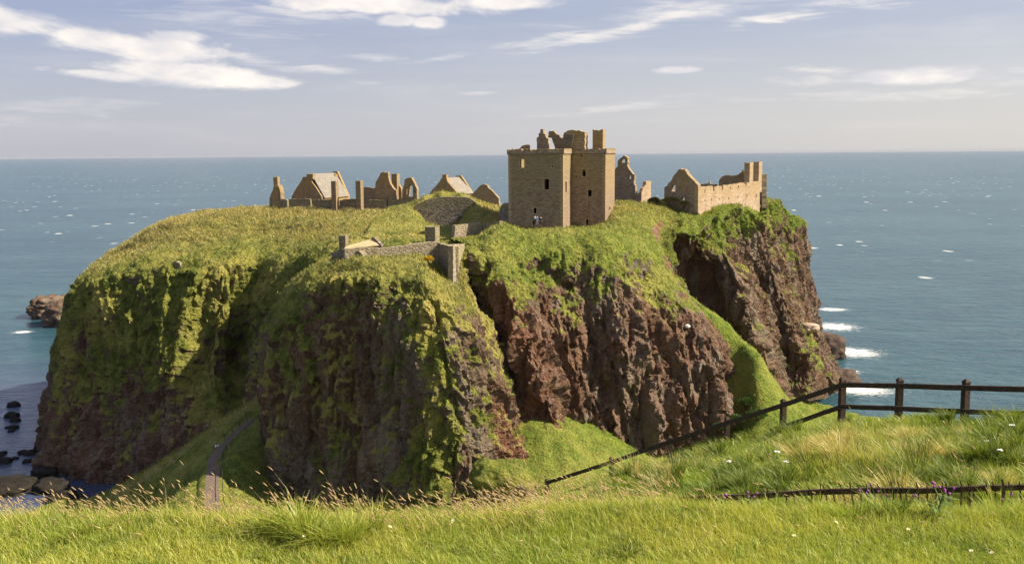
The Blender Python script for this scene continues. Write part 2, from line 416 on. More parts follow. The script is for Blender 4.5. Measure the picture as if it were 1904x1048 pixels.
# ---- promontory below the gatehouse
B = [
 [(560, 925, 175), (560, 800, 177), (560, 700, 177), (565, 610, 178), (580, 545, 178), (605, 500, 178), (620, 484, 179), (640, 480, 184)],
 [(508, 930, 150), (498, 800, 153), (492, 700, 155), (502, 610, 157), (535, 545, 159), (580, 497, 161), (606, 485, 164), (640, 478, 180)],
 [(560, 940, 146), (545, 800, 149), (540, 700, 150), (548, 610, 151), (580, 545, 153), (612, 500, 155), (628, 483, 160), (660, 477, 178)],
 [(640, 940, 142), (628, 800, 146), (622, 700, 147.5), (625, 610, 149), (640, 545, 150), (652, 500, 152), (660, 482, 159), (690, 477, 178)],
 [(735, 940, 138), (725, 800, 142), (722, 700, 143.5), (715, 610, 145), (712, 545, 146), (712, 504, 148.5), (715, 483, 156), (740, 477, 178)],
 [(835, 935, 133), (832, 800, 136.5), (828, 700, 138.5), (815, 625, 140.5), (798, 552, 142.5), (785, 508, 146), (785, 485, 155), (800, 478, 178)],
 [(900, 905, 136), (892, 810, 138), (880, 720, 140), (868, 645, 141.5), (850, 585, 143.5), (836, 550, 146), (828, 508, 156), (835, 480, 176)],
 [(958, 905, 141), (942, 815, 143), (925, 725, 145), (900, 650, 146), (874, 592, 147.5), (858, 560, 150), (848, 510, 158), (850, 480, 176)],
 [(1004, 900, 148), (988, 815, 150), (966, 735, 151), (935, 660, 152), (902, 600, 153), (874, 562, 154), (858, 514, 160), (860, 482, 176)],
 [(1010, 900, 164), (992, 815, 165), (968, 735, 165), (937, 660, 166), (902, 600, 166), (874, 562, 166), (858, 520, 168), (864, 484, 178)],
]
def b_g(g, u, v, D):
    gully = np.exp(-((u - 5.0) / .45) ** 2) * sstep(v, 5.8, 2.0) * .34
    prow = np.exp(-((u - 7.2) / .9) ** 2) * -.12
    return g + gully + prow + np.exp(-((u - 1.2) / .5) ** 2) * .18
loft('promontory', B, 0.30, [.40, .54, .60, .62, .70, .88, 1.0, 1.0], 0.82, seed=31.7, gfun=b_g,
     red=lambda u, v, D: np.exp(-((u - 7.3) / .8) ** 2) * sstep(v, 3.0, 1.0) + .12, dry=[0, 0, 0, 0, .1, .3, .4, .6])

# ---- cliff under the keep
K = [
 [(962, 915, 155), (950, 830, 157), (930, 710, 162), (905, 605, 165.5), (882, 520, 168), (868, 470, 170), (852, 442, 176), (835, 438, 188), (850, 416, 214)],
 [(1010, 900, 150), (998, 820, 153), (968, 700, 158), (935, 600, 160.5), (905, 515, 164), (892, 462, 168), (888, 441, 175), (890, 438, 187), (905, 410, 214)],
 [(1048, 885, 148), (1036, 810, 151), (1003, 690, 155), (966, 590, 158.5), (936, 510, 163), (925, 450, 169), (928, 421, 176), (940, 417, 188), (960, 392, 212)],
 [(1082, 880, 155), (1070, 810, 157), (1048, 690, 161), (1020, 590, 163.5), (1003, 515, 167), (998, 455, 171), (1000, 427, 178), (1005, 422, 188), (1020, 392, 212)],
 [(1150, 860, 158), (1140, 800, 159), (1125, 690, 162), (1108, 590, 164.5), (1095, 520, 168), (1085, 460, 172), (1078, 430, 179), (1080, 422, 190), (1090, 388, 212)],
 [(1215, 850, 158), (1205, 790, 159), (1190, 690, 162), (1172, 590, 164.5), (1150, 520, 168), (1140, 460, 173), (1132, 428, 181), (1143, 402, 191), (1150, 377, 210)],
 [(1285, 825, 163), (1275, 760, 164), (1262, 680, 166), (1240, 600, 168.5), (1212, 530, 172), (1195, 470, 177), (1185, 428, 185), (1190, 395, 198), (1195, 374, 214)],
 [(1340, 800, 165), (1330, 745, 165), (1318, 670, 167), (1290, 600, 169.5), (1255, 545, 173), (1232, 480, 180), (1222, 438, 188), (1232, 398, 203), (1240, 373, 218)],
 [(1372, 785, 169), (1366, 740, 169), (1350, 662, 171), (1313, 598, 173.5), (1275, 548, 176), (1252, 485, 184), (1240, 442, 191), (1255, 400, 206), (1270, 376, 220)],
 [(1378, 780, 187), (1370, 735, 185), (1352, 655, 186), (1315, 592, 186.5), (1278, 542, 188), (1256, 480, 192), (1244, 440, 197), (1258, 400, 208), (1272, 380, 222)],
]
def k_red(u, v, D):
    return np.exp(-((v - 6.2) / .6) ** 2 - ((u - 7.05) / .5) ** 2) * 1.8 + .8 * np.exp(-((v - 4.6) / 1.1) ** 2 - ((u - 7.6) / .7) ** 2) + .45 * sstep(v, 4.2, 3.0) * (1 - .4 * np.exp(-((u - 7.6) / 1.2) ** 2)) + .35 * np.exp(-((u - 1.6) / 1.0) ** 2) * sstep(v, 4.6, 3.6)
def k_g(g, u, v, D):
    return g - np.exp(-((v - 6.25) / .5) ** 2 - ((u - 7.05) / .40) ** 2) * 1.3 - .42 * np.exp(-((v - 4.6) / 1.1) ** 2 - ((u - 7.6) / .7) ** 2)
loft('keep_cliff', K, 0.33, [-.15, -.02, .08, .22, .54, .74, .95, 1.0, 1.0], 1.0, seed=77.1, red=k_red, gfun=k_g,
     dry=[0, 0, 0, 0, .05, .1, .25, .4, .6], lush=[0, 0, 0, .1, .4, .5, .4, .3, 0])

# ---- eastern cliff with its ribs
RR = [
 [(1240, 760, 186), (1235, 680, 190), (1225, 600, 194), (1220, 540, 195), (1210, 480, 196), (1205, 434, 196), (1205, 395, 208), (1205, 372, 224), (1190, 374, 262)],
 [(1305, 780, 192), (1300, 680, 199), (1290, 590, 199), (1278, 520, 200), (1264, 465, 198), (1258, 432, 197), (1264, 404, 205), (1272, 384, 218), (1250, 374, 262)],
 [(1368, 770, 190), (1352, 680, 202), (1330, 590, 200), (1312, 520, 202), (1303, 470, 198), (1300, 436, 197), (1304, 408, 205), (1312, 384, 222), (1310, 372, 262)],
 [(1432, 750, 182), (1412, 655, 187), (1385, 590, 192), (1360, 525, 196), (1338, 470, 200), (1329, 428, 204), (1334, 392, 210), (1345, 377, 226), (1342, 368, 262)],
 [(1448, 745, 184), (1430, 655, 189), (1404, 590, 194), (1378, 525, 197), (1356, 470, 201), (1345, 428, 205), (1350, 389, 211), (1360, 376, 227), (1356, 368, 262)],
 [(1464, 740, 204), (1446, 655, 211), (1424, 580, 214), (1404, 515, 216), (1388, 470, 215), (1377, 424, 214), (1381, 382, 219.5), (1390, 373, 232), (1382, 366, 262)],
 [(1504, 745, 204), (1492, 660, 209), (1468, 590, 213), (1446, 520, 216), (1428, 458, 220), (1419, 410, 221), (1416, 378, 226), (1420, 371, 240), (1412, 366, 266)],
 [(1518, 742, 212), (1504, 655, 216), (1480, 590, 220), (1458, 520, 224), (1440, 458, 227), (1432, 414, 228), (1430, 382, 232), (1430, 373, 244), (1420, 366, 266)],
 [(1535, 740, 234), (1512, 650, 240), (1490, 575, 243), (1472, 510, 245), (1456, 455, 246), (1446, 415, 246), (1442, 395, 247), (1440, 378, 252), (1430, 372, 270)],
 [(1556, 720, 246), (1520, 640, 249), (1502, 570, 251), (1490, 500, 253), (1484, 448, 255), (1476, 418, 256), (1470, 400, 257), (1456, 388, 258), (1440, 378, 274)],
 [(1550, 700, 285), (1528, 640, 284), (1508, 570, 282), (1494, 500, 280), (1486, 450, 280), (1484, 422, 280), (1470, 404, 280), (1455, 392, 280), (1440, 384, 285)],
]
def r_red(u, v, D):
    return np.exp(-((u - 1.6) / .8) ** 2) * sstep(v, 5.2, 4.0) * .8 + .25 + np.exp(-((u - 8.3) / .5) ** 2 - ((v - 1.4) / .6) ** 2) * .6
def r_g(g, u, v, D):
    low = np.exp(-((u - 7.0) / .8) ** 2 - ((v - 1.2) / .8) ** 2) * .55
    return g + low
loft('east_cliff', RR, 0.36, [.25, .26, .2, .28, .46, .82, 1.0, 1.0, 1.0], .92, seed=131.3, red=r_red, gfun=r_g,
     lush=[.8, .8, .3, .2, .3, .7, .8, .5, .2], dry=[0, 0, 0, 0, 0, 0, .1, .25, .3])

# ---- grassy ground of the neck, the ravine and its talus slope
gp = [at(*p) for p in [
 (482, 742, 178), (430, 778, 174), (380, 812, 170), (320, 850, 166), (250, 893, 162), (212, 918, 158),            # sunlit ridge line
 (440, 845, 151), (395, 905, 141), (400, 840, 156), (425, 812, 161), (462, 782, 168), (480, 770, 172),              # path
 (335, 905, 150), (300, 940, 140), (470, 945, 138), (500, 920, 147), (485, 850, 154), (490, 800, 161), (530, 908, 152), (600, 940, 145), (700, 945, 138), (835, 945, 131), (940, 925, 136), (430, 965, 126),
 (180, 942, 160), (150, 935, 168), (120, 930, 178), (200, 1010, 134), (120, 1020, 148), (230, 905, 176), (270, 880, 180), (330, 852, 186), (400, 808, 187), (450, 762, 186),
 (1000, 785, 153), (1045, 778, 155), (1095, 806, 152), (1135, 842, 149), (1010, 845, 144), (1065, 872, 141), (1000, 905, 136), (1170, 868, 150), (1160, 885, 146), (1000, 960, 112),
 (1270, 545, 181), (1300, 575, 180), (1340, 606, 178), (1385, 646, 176), (1425, 678, 172), (1458, 752, 172), (1360, 668, 176), (1400, 720, 168), (1374, 792, 168), (1450, 778, 166), (1330, 818, 166), (1420, 835, 150), (1240, 850, 162), (1200, 880, 150), (1330, 860, 150),
 (1500, 788, 182), (1550, 798, 186), (1440, 735, 172), (1290, 860, 150), (1520, 840, 155), (900, 960, 122), (700, 975, 118), (800, 970, 120)]]
for (x, y, z) in [(-60, 150, 0), (-80, 130, 0), (-100, 160, -3), (-60, 100, 5), (-30, 80, 26), (0, 80, 27), (40, 80, 28), (-80, 80, 8), (80, 90, 26), (100, 130, 14), (110, 160, 6), (90, 200, 2), (110, 220, -3), (-75, 185, -3), (0, 160, 22), (20, 190, 24), (-30, 190, 20)]:
    gp.append(np.array([x, y, z], float))
G_R = rbf_surface(gp, 1.5)
RUT = np.array([at(*p)[:2] for p in [(395, 945, 132), (394, 915, 138), (396, 880, 146), (399, 850, 153), (411, 832, 158), (425, 820, 161), (445, 802, 166), (470, 780, 171)]])
def G_F(x, y):
    q = np.stack([x, y], -1); d = np.full(np.shape(x), 1e9)
    for a, b in zip(RUT[:-1], RUT[1:]):
        t = np.clip(((q - a) @ (b - a)) / ((b - a) @ (b - a)), 0, 1)
        d = np.minimum(d, np.linalg.norm(q - (a + t[..., None] * (b - a)), axis=-1))
    return G_R(x, y) - .75 * np.exp(-(d / 2.4) ** 4)
def sun_ridge(P):                                                  # sunlit line painted along the ridge crest as pale straw colour
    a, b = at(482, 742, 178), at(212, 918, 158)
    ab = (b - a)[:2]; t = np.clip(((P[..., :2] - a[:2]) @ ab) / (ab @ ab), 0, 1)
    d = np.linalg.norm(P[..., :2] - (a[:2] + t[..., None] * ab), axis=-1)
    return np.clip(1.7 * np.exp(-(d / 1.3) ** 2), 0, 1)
gx, gy = np.meshgrid(np.arange(-100, 118, 0.45), np.arange(70, 226, 0.45), indexing='ij')
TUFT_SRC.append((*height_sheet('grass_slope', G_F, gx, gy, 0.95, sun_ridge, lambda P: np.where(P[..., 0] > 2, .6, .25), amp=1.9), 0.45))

# ---- meadow in the foreground: lawn, dip, mound, drop into the ravine
def prof(y):
    return np.interp(y, [-10, 0, 5.0, 5.5, 7, 9, 15, 40, 80, 114], [62.5, 62.39, 62.11, 61.82, 61.08, 60.1, 57.4, 45, 27, 17])
fp = [(x, y, 0.0) for x in (-3.2, -1.7, -.3) for y in (5.6, 6.5, 8)] + [(x, y, 0.0) for x in (-12, -8, -4, -1.5) for y in (11, 15, 20, 28)]
fp += [(x, y, 0.0) for x in (-6, -3, 0, 3, 6, 12, -12) for y in (-8, 0, 3, 5)]
fp += [(-25, 5, -3), (-25, 15, -4), (-40, 40, -8), (-60, 60, -22), (-60, 90, -20), (0, 40, 0), (-15, 40, 0), (0, 80, 0), (-25, 80, 0), (-20, 110, 0), (20, 110, 0), (25, 80, 0), (45, 80, 2), (80, 90, 0), (25, 5, 1), (35, 15, 6), (40, 30, 9), (12, 46, 0), (30, 40, 4), (45, 60, 0)]
for p in [(1600, 988, 5.6), (1800, 988, 5.6), (1300, 972, 5.6), (1450, 982, 5.6), (1150, 960, 5.6), (1600, 992, 7.0), (1850, 990, 7.0), (1350, 970, 7.0), (1150, 960, 7.0), (1600, 968, 8.0), (1850, 965, 8.0), (1400, 965, 8.0), (1000, 955, 7.0),
     (1600, 922, 9), (1850, 918, 9), (1300, 920, 10), (1150, 925, 11), (1030, 940, 12), (1600, 858, 12.5), (1850, 853, 12.5), (1400, 870, 13), (1280, 890, 15), (1100, 925, 17),
     (1600, 815, 17), (1850, 808, 16.5), (1450, 832, 18), (1330, 865, 19), (1567, 795, 21), (1673, 788, 20), (1797, 800, 19), (1904, 792, 18.5), (2100, 785, 18),
     (1457, 812, 22.5), (1352, 845, 24), (1246, 882, 26), (1137, 915, 28), (1017, 945, 30), (1060, 935, 22),
     (1567, 850, 26), (1700, 850, 24), (1850, 850, 23), (1457, 860, 28), (1352, 895, 29), (1246, 930, 31), (1137, 965, 33)]:
    q = at(*p); fp.append((q[0], q[1], q[2] - prof(q[1])))
F_R = rbf_surface(fp, 0.5)
def F_F(x, y): return prof(y) + F_R(x, y)
aa = np.linspace(-1.6, 1.6, 420)
yy = np.concatenate([np.linspace(-8, 1.0, 10), np.geomspace(1.2, 114, 330)])
fa, fy = np.meshgrid(aa, yy, indexing='ij')
fx = fa * np.maximum(fy, 14 - fy * .7)
def meadow_h(x, y):
    z = F_F(x, y)
    P = np.stack([x, y, 0 * x], -1)
    rough = sstep(y + 0.25 * np.abs(x) * 0, 5.6, 9.0)
    return z + rough * (0.30 * fbm(P / 2.0, 3) + 0.20 * fbm(P / 0.7 + 4, 2)) + (1 - rough) * 0.02 * fbm(P / 0.5, 2)
fz = meadow_h(fx, fy)
mo = mesh_np('meadow', np.stack([fx, fy, fz], -1).reshape(-1, 3), grid_faces(*fx.shape), M_GROUND)
tag(mo, kind='structure')

# ------------------------------------------------------------------ sea
def make_sea_mat():
    m, w = material('sea_water')
    co = w.n('ShaderNodeNewGeometry').outputs['Position']
    sp = w.n('ShaderNodeSeparateXYZ', {0: co})
    wv = w.mapv(co, (0.6, 1.0, 1), rot=(0, 0, R(12)))
    n1 = w.noise(wv, 0.16, 5, 0.6); n2 = w.noise(wv, 0.9, 4, 0.6); big = w.m('ADD', w.m('MULTIPLY', w.noise(w.mapv(co, (.5, 1, 1)), 0.006, 4, 0.6), .5), w.m('MULTIPLY', w.noise(w.mapv(co, (.45, 1, 1), rot=(0, 0, R(10))), 0.07, 5, 0.65), .5))
    calm = w.ramp(w.m('ADD', sp.outputs[0], w.m('MULTIPLY', sp.outputs[1], 0.12)), -95, -40, 0, 0)
    deep = w.mix(w.ramp(big, 0.38, 0.62), (0.020, 0.062, 0.084), (0.039, 0.095, 0.115))
    # sheltered water of the bay on the left: darker and calmer
    bay = w.m('MULTIPLY', w.ramp(sp.outputs[1], 330, 250), w.ramp(sp.outputs[0], -20, -60))
    deep = w.mix(bay, deep, (0.045, 0.062, 0.110))
    # whitecaps
    vo = w.n('ShaderNodeTexVoronoi', {'Vector': w.mapv(co, (0.9, 0.55, 1), rot=(0, 0, R(10))), 'Scale': 0.058, 'Randomness': 1.0})
    pick = w.n('ShaderNodeSeparateColor', {0: vo.outputs['Color']}).outputs[0]
    cap = w.m('MULTIPLY', w.ramp(w.m('ADD', vo.outputs['Distance'], w.m('MULTIPLY', w.noise(w.mapv(co, (.5, 1, 1)), 0.35, 4, .7), .34)), 0.36, 0.25), w.ramp(pick, 0.45, 0.75))
    gust = w.ramp(w.noise(w.mapv(co, (.6, 1, 1)), 0.008, 3), 0.4, 0.62, 0.1, 1)
    cap = w.m('MULTIPLY', cap, w.m('MULTIPLY', gust, w.m('SUBTRACT', 1.0, bay)))
    # surf breaking at the foot of the cliffs
    surf = None
    for (px, py, rx, ry) in [(1548, 575, 6, 5), (1554, 607, 8, 9), (1590, 655, 8, 9), (1604, 724, 9, 7), (1572, 690, 4, 4), (42, 617, 4, 3), (130, 632, 3, 2), (60, 590, 3, 2), (20, 770, 3, 2)]:
        c = at_z(px, py, 0)
        dx = w.m('MULTIPLY', w.m('SUBTRACT', sp.outputs[0], float(c[0])), 1 / rx)
        dy = w.m('MULTIPLY', w.m('SUBTRACT', sp.outputs[1], float(c[1])), 1 / ry)
        r = w.m('SUBTRACT', 1.0, w.m('SQRT', w.m('MULTIPLY_ADD', dx, dx, w.m('MULTIPLY', dy, dy))))
        surf = r if surf is None else w.m('MAXIMUM', surf, r)
    sn = w.noise(w.mapv(co, (.6, 1.2, 1)), 0.6, 7, 0.78)
    sraw = surf
    surf = w.ramp(w.m('ADD', surf, w.m('MULTIPLY', w.m('SUBTRACT', sn, 0.5), 3.6)), 0.05, 0.75)
    ln = w.noise(w.mapv(co, (.5, 1.1, 1)), 1.1, 5, .7, .8)
    lace = w.m('MULTIPLY', w.ramp(w.m('ADD', w.m('MULTIPLY', sraw, .55), w.m('MULTIPLY', w.m('SUBTRACT', ln, .5), 3.0)), -.05, .5), .4)
    lace = w.m('MULTIPLY', lace, w.ramp(sraw, -1.3, -.2))
    foam = w.m('MAXIMUM', w.m('MAXIMUM', surf, lace), cap)
    col = w.mix(foam, deep, (0.80, 0.80, 0.78))
    h = w.m('ADD', w.m('MULTIPLY', n1, 2.6), w.m('MULTIPLY', n2, 0.5))
    bump = w.n('ShaderNodeBump', {'Strength': w.m('SUBTRACT', 0.85, w.m('MULTIPLY', bay, 0.55)), 'Distance': 1.0, 'Height': h})
    p = w.n('ShaderNodeBsdfPrincipled', {'Base Color': col, 'Roughness': w.m('MULTIPLY_ADD', foam, .5, .22), 'IOR': 1.33, 'Specular IOR Level': 0.42, 'Normal': bump.outputs[0]})
    w.n('ShaderNodeOutputMaterial', {0: p.outputs[0]})
    return m
M_SEA = make_sea_mat()
ring = np.concatenate([[0], np.geomspace(60, 45000, 40)])
th = np.linspace(0, 2 * math.pi, 97)[:-1]
sv_ = [[0, 200, 0]]
for r in ring[1:]:
    sv_ += [[r * math.cos(t), 200 + r * math.sin(t), 0] for t in th]
sf3 = [[0, 1 + k, 1 + (k + 1) % 96] for k in range(96)]
sf4 = [[1 + i * 96 + k, 1 + (i + 1) * 96 + k, 1 + (i + 1) * 96 + (k + 1) % 96, 1 + i * 96 + (k + 1) % 96] for i in range(39) for k in range(96)]
sea = mesh_np('sea', sv_, [np.array(sf3), np.array(sf4)], M_SEA)
tag(sea, kind='structure')
# ------------------------------------------------------------------ bank behind and in front of the curved retaining wall
bp = [at(*p) for p in [(767, 390, 203.8), (782, 405, 203.8), (800, 420, 203.6), (815, 425, 203.6), (838, 424, 203.6), (858, 409, 203.8), (880, 387, 203.8),
    (762, 412, 194), (800, 428, 192), (830, 434, 190), (870, 424, 194), (905, 412, 198), (935, 404, 203), (745, 396, 204), (725, 392, 212), (745, 384, 222),
    (767, 384, 206.9), (790, 371, 206.9), (820, 365, 206.9), (855, 365, 206.9), (880, 372, 206.9), (888, 382, 206.9), (800, 426, 205.2), (825, 430, 205.2), (850, 420, 205.2),
    (832, 360, 211), (795, 367, 211), (870, 367, 211), (832, 362, 220), (830, 370, 228), (780, 376, 218), (890, 378, 216),
    (905, 384, 209), (940, 388, 212), (950, 392, 220), (900, 384, 228), (750, 386, 232), (830, 384, 236), (880, 450, 182), (830, 455, 180)]]
BK_F = rbf_surface(bp, 0.4)
bx, by = np.meshgrid(np.arange(-27.0, 1.0, 0.3), np.arange(180, 236, 0.25), indexing='ij')
TUFT_SRC.append((*height_sheet('grass_bank', BK_F, bx, by, 1.0, lambda P: .35 + .6 * sstep(P[..., 0], -11, -6), 0.25, amp=.6), 0.3))

# ------------------------------------------------------------------ masonry
def make_stone(name, c1, c2, mortar, lichen=(0.34, 0.22, 0.05), lam=0.6, bw=0.62, rh=0.30, grey=0.3, rubble=False):
    m, w = material(name)
    uv = w.n('ShaderNodeAttribute', attribute_name='wuv').outputs['Vector']
    hi = w.n('ShaderNodeAttribute', attribute_name='high').outputs['Fac']
    co = w.n('ShaderNodeTexCoord').outputs['Object']
    warp = w.n('ShaderNodeTexNoise', {'Vector': uv, 'Scale': 1.3, 'Detail': 2})
    uvw = w.n('ShaderNodeVectorMath', {0: uv, 1: w.n('ShaderNodeVectorMath', {0: warp.outputs['Color'], 1: (.14, .14, 0)}, operation='MULTIPLY').outputs[0]}, operation='ADD').outputs[0]
    big = w.noise(co, 0.28, 5, 0.65); mid = w.noise(uv, 1.1, 5, 0.7); fine = w.noise(uv, 5.0, 4, 0.7)
    if rubble:
        v = w.n('ShaderNodeTexVoronoi', {'Vector': w.mapv(uvw, (1, 1.5, 1)), 'Scale': 2.6})
        f = w.n('ShaderNodeSeparateColor', {0: v.outputs['Color']}).outputs[0]
        edge = w.ramp(v.outputs['Distance'], 0.42, 0.7)
        h = w.m('SUBTRACT', 1.0, edge)
    else:
        b = w.n('ShaderNodeTexBrick', {'Vector': uvw, 'Color1': (0, 0, 0, 1), 'Color2': (1, 1, 1, 1), 'Mortar': (.5, .5, .5, 1), 'Scale': 1.0, 'Mortar Size': 0.03, 'Mortar Smooth': 0.4, 'Brick Width': bw, 'Row Height': rh})
        b.offset = .5
        f = w.n('ShaderNodeSeparateColor', {0: b.outputs['Color']}).outputs[0]
        edge = b.outputs['Fac']
        h = w.m('SUBTRACT', 1.0, edge)
    col = w.mix(w.ramp(w.m('ADD', w.m('MULTIPLY', f, .6), w.m('MULTIPLY', mid, .7)), 0.25, 0.95), c1, c2)
    col = w.mix(w.ramp(big, 0.42, 0.68, 0, grey), col, (0.22, 0.20, 0.17))
    col = w.mix(w.ramp(fine, 0.5, 0.28, 0, .55), col, (0.06, 0.045, 0.035))
    col = w.mix(w.m('MULTIPLY', edge, .75), col, mortar)
    stain = w.noise(w.mapv(co, (1, 1, .14)), 0.9, 5, 0.7)
    col = w.mix(w.ramp(stain, 0.54, 0.72, 0, .55), col, (0.10, 0.078, 0.058))
    blk = w.noise(w.mapv(uv, (1, 2.2, 1)), 0.95, 3, 0.8)
    col = w.mix(w.ramp(blk, 0.55, 0.72, 0, .5), col, tuple(min(1, x * 1.35) for x in c2))
    col = w.mix(w.ramp(blk, 0.45, 0.3, 0, .5), col, tuple(x * .62 for x in c1))
    lm = w.ramp(w.m('ADD', w.m('MULTIPLY', hi, .55), w.noise(co, 0.55, 6, 0.7)), 0.58, 0.92, 0, lam)
    col = w.mix(lm, col, lichen)
    bump = w.n('ShaderNodeBump', {'Strength': 0.8, 'Distance': 0.09, 'Height': w.m('ADD', h, w.m('MULTIPLY', fine, .9))})
    p = w.n('ShaderNodeBsdfPrincipled', {'Base Color': col, 'Roughness': 0.92, 'Specular IOR Level': 0.15, 'Normal': bump.outputs[0]})
    w.n('ShaderNodeOutputMaterial', {0: p.outputs[0]})
    return m
M_KEEP = make_stone('keep_sandstone', (0.20, 0.132, 0.094), (0.345, 0.255, 0.178), (0.245, 0.185, 0.13), lichen=(0.30, 0.235, 0.10), lam=.45)
M_KEEPDR = make_stone('dressed_sandstone', (0.40, 0.28, 0.16), (0.50, 0.37, 0.22), (0.3, 0.22, 0.14), lam=.35, grey=.15)
M_RUIN = make_stone('ruin_sandstone', (0.24, 0.17, 0.12), (0.40, 0.31, 0.225), (0.28, 0.215, 0.16), lichen=(0.30, 0.22, 0.085), lam=.5)
M_OCHRE = make_stone('lichened_sandstone', (0.27, 0.185, 0.105), (0.42, 0.30, 0.17), (0.26, 0.19, 0.12), lichen=(0.32, 0.22, 0.075), lam=.5, grey=.2)
M_PINK = make_stone('range_sandstone', (0.40, 0.29, 0.21), (0.56, 0.43, 0.32), (0.42, 0.32, 0.24), lam=.35, grey=.2)
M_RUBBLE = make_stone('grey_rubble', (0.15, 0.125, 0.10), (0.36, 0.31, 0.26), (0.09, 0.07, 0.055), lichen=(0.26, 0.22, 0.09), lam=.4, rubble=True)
M_PALE = make_stone('pale_rubble', (0.25, 0.205, 0.155), (0.43, 0.365, 0.285), (0.22, 0.17, 0.13), lichen=(0.30, 0.25, 0.10), lam=.25, rubble=True)  # rubble with a lightened colour for the faces in sun
M_SLATE = make_stone('stone_slates', (0.21, 0.195, 0.18), (0.31, 0.285, 0.255), (0.18, 0.165, 0.15), lichen=(0.30, 0.22, 0.09), lam=.3, bw=.5, rh=.26)
M_MOSSR = make_stone('mossy_roof_stone', (0.44, 0.36, 0.22), (0.56, 0.45, 0.28), (0.36, 0.29, 0.18), lichen=(0.42, 0.28, 0.07), lam=.6, bw=.5, rh=.26)
def simple_mat(name, col, rough=0.8, bump=None, spec=0.2, var=0.35, scale=8.0):
    m, w = material(name)
    co = w.n('ShaderNodeTexCoord').outputs['Object']
    n = w.noise(co, scale, 5, 0.65)
    c = w.mix(w.ramp(n, 0.3, 0.7), tuple(x * (1 - var) for x in col), tuple(min(1, x * (1 + var)) for x in col))
    ins = {'Base Color': c, 'Roughness': rough, 'Specular IOR Level': spec}
    if bump: ins['Normal'] = w.n('ShaderNodeBump', {'Strength': 0.6, 'Distance': bump, 'Height': n}).outputs[0]
    p = w.n('ShaderNodeBsdfPrincipled', ins)
    w.n('ShaderNodeOutputMaterial', {0: p.outputs[0]})
    return m
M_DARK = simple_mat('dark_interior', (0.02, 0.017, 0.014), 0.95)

from mathutils.geometry import tessellate_polygon
def plane_xy(A, B):
    a = at(A[0], 380, A[1])[:2]; b = at(B[0], 380, B[1])[:2]
    t = (b - a) / np.linalg.norm(b - a)
    n = np.array([-t[1], t[0]])
    if n[1] < 0: n = -n                                            # away from the camera
    return a, t, n
def on_plane(px, py, a, t):
    d = cf + cr * (px - W0 / 2) / FPX + cu * (H0 / 2 - py) / FPX
    M_ = np.array([[d[0], -t[0]], [d[1], -t[1]]])
    s, u = np.linalg.solve(M_, a)
    return u, CAMZ + d[2] * s
RNG = random.Random(11)
def roughen(poly, step, jag):
    """break long edges and step/jitter the new points like ruined masonry; points are (u, z, fixed)"""
    out = []
    for i, (p, q) in enumerate(zip(poly, poly[1:] + poly[:1])):
        out.append((p[0], p[1]))
        if p[2] and q[2]: continue
        L_ = math.hypot(q[0] - p[0], q[1] - p[1]); k = int(L_ / step)
        for j in range(1, k + 1):
            f = j / (k + 1) + RNG.uniform(-.25, .25) / (k + 1)
            out.append((p[0] + (q[0] - p[0]) * f + RNG.uniform(-jag, jag) * .6, p[1] + (q[1] - p[1]) * f + RNG.uniform(-jag, jag)))
    return out
def slab(name, a, t, n, outer, holes, thick, mat, parent=None, off=0.0):
    """extruded wall: outer/holes are lists of (u, z); front at plane + off*n, back at off+thick"""
    rings = [outer] + holes
    tri = tessellate_polygon([[Vector((u, z, 0)) for u, z in r] for r in rings])
    uz = np.array([p for r in rings for p in r], float)
    k = len(uz)
    def lift(o): return np.concatenate([a + uz[:, :1] * t + n * o, uz[:, 1:]], 1)
    V = np.concatenate([lift(off), lift(off + thick)])
    T = np.array([list(x) for x in tri])
    # orient front faces towards -n
    e = np.cross(V[T[:, 1]] - V[T[:, 0]], V[T[:, 2]] - V[T[:, 0]])
    fl = (e[:, :2] @ n) > 0
    T[fl] = T[fl][:, ::-1]
    quads = []; s0 = 0
    # sides get their own vertices so the wall coordinates run round the corner
    SV, SUV = [], []
    base = 2 * k
    for r in rings:
        ar = sum(p[0] * q[1] - q[0] * p[1] for p, q in zip(r, r[1:] + r[:1]))
        m = len(r)
        hole = r is not rings[0]
        for i in range(m):
            p, q = s0 + i, s0 + (i + 1) % m
            b0 = base + len(SV)
            for vi, dd in ((p, 0), (q, 0), (q, thick), (p, thick)):
                SV.append(V[vi + (k if dd else 0)]); SUV.append((uz[vi][0] + dd, uz[vi][1], 0))
            f = [b0, b0 + 1, b0 + 2, b0 + 3]
            if ((ar > 0) != hole) ^ (np.cross(t, n) < 0): f = f[::-1]
            quads.append(f)
        s0 += m
    V = np.concatenate([V, np.array(SV)])
    UV = np.concatenate([np.concatenate([uz, np.zeros((k, 1))], 1)] * 2 + [np.array(SUV, float)])
    zt, zb = uz[:, 1].max(), uz[:, 1].min()
    high = np.clip((V[:, 2] - zb) / max(zt - zb, 1e-3), 0, 1) ** 2
    F3 = np.concatenate([T, T[:, ::-1] + k])
    me_o = mesh_np(name, V, [F3, np.array(quads)], mat, {'high': high}, smooth=False, parent=parent)
    va = me_o.data.attributes.new('wuv', 'FLOAT_VECTOR', 'POINT'); va.data.foreach_set('vector', UV.astype(np.float32).ravel())
    return me_o
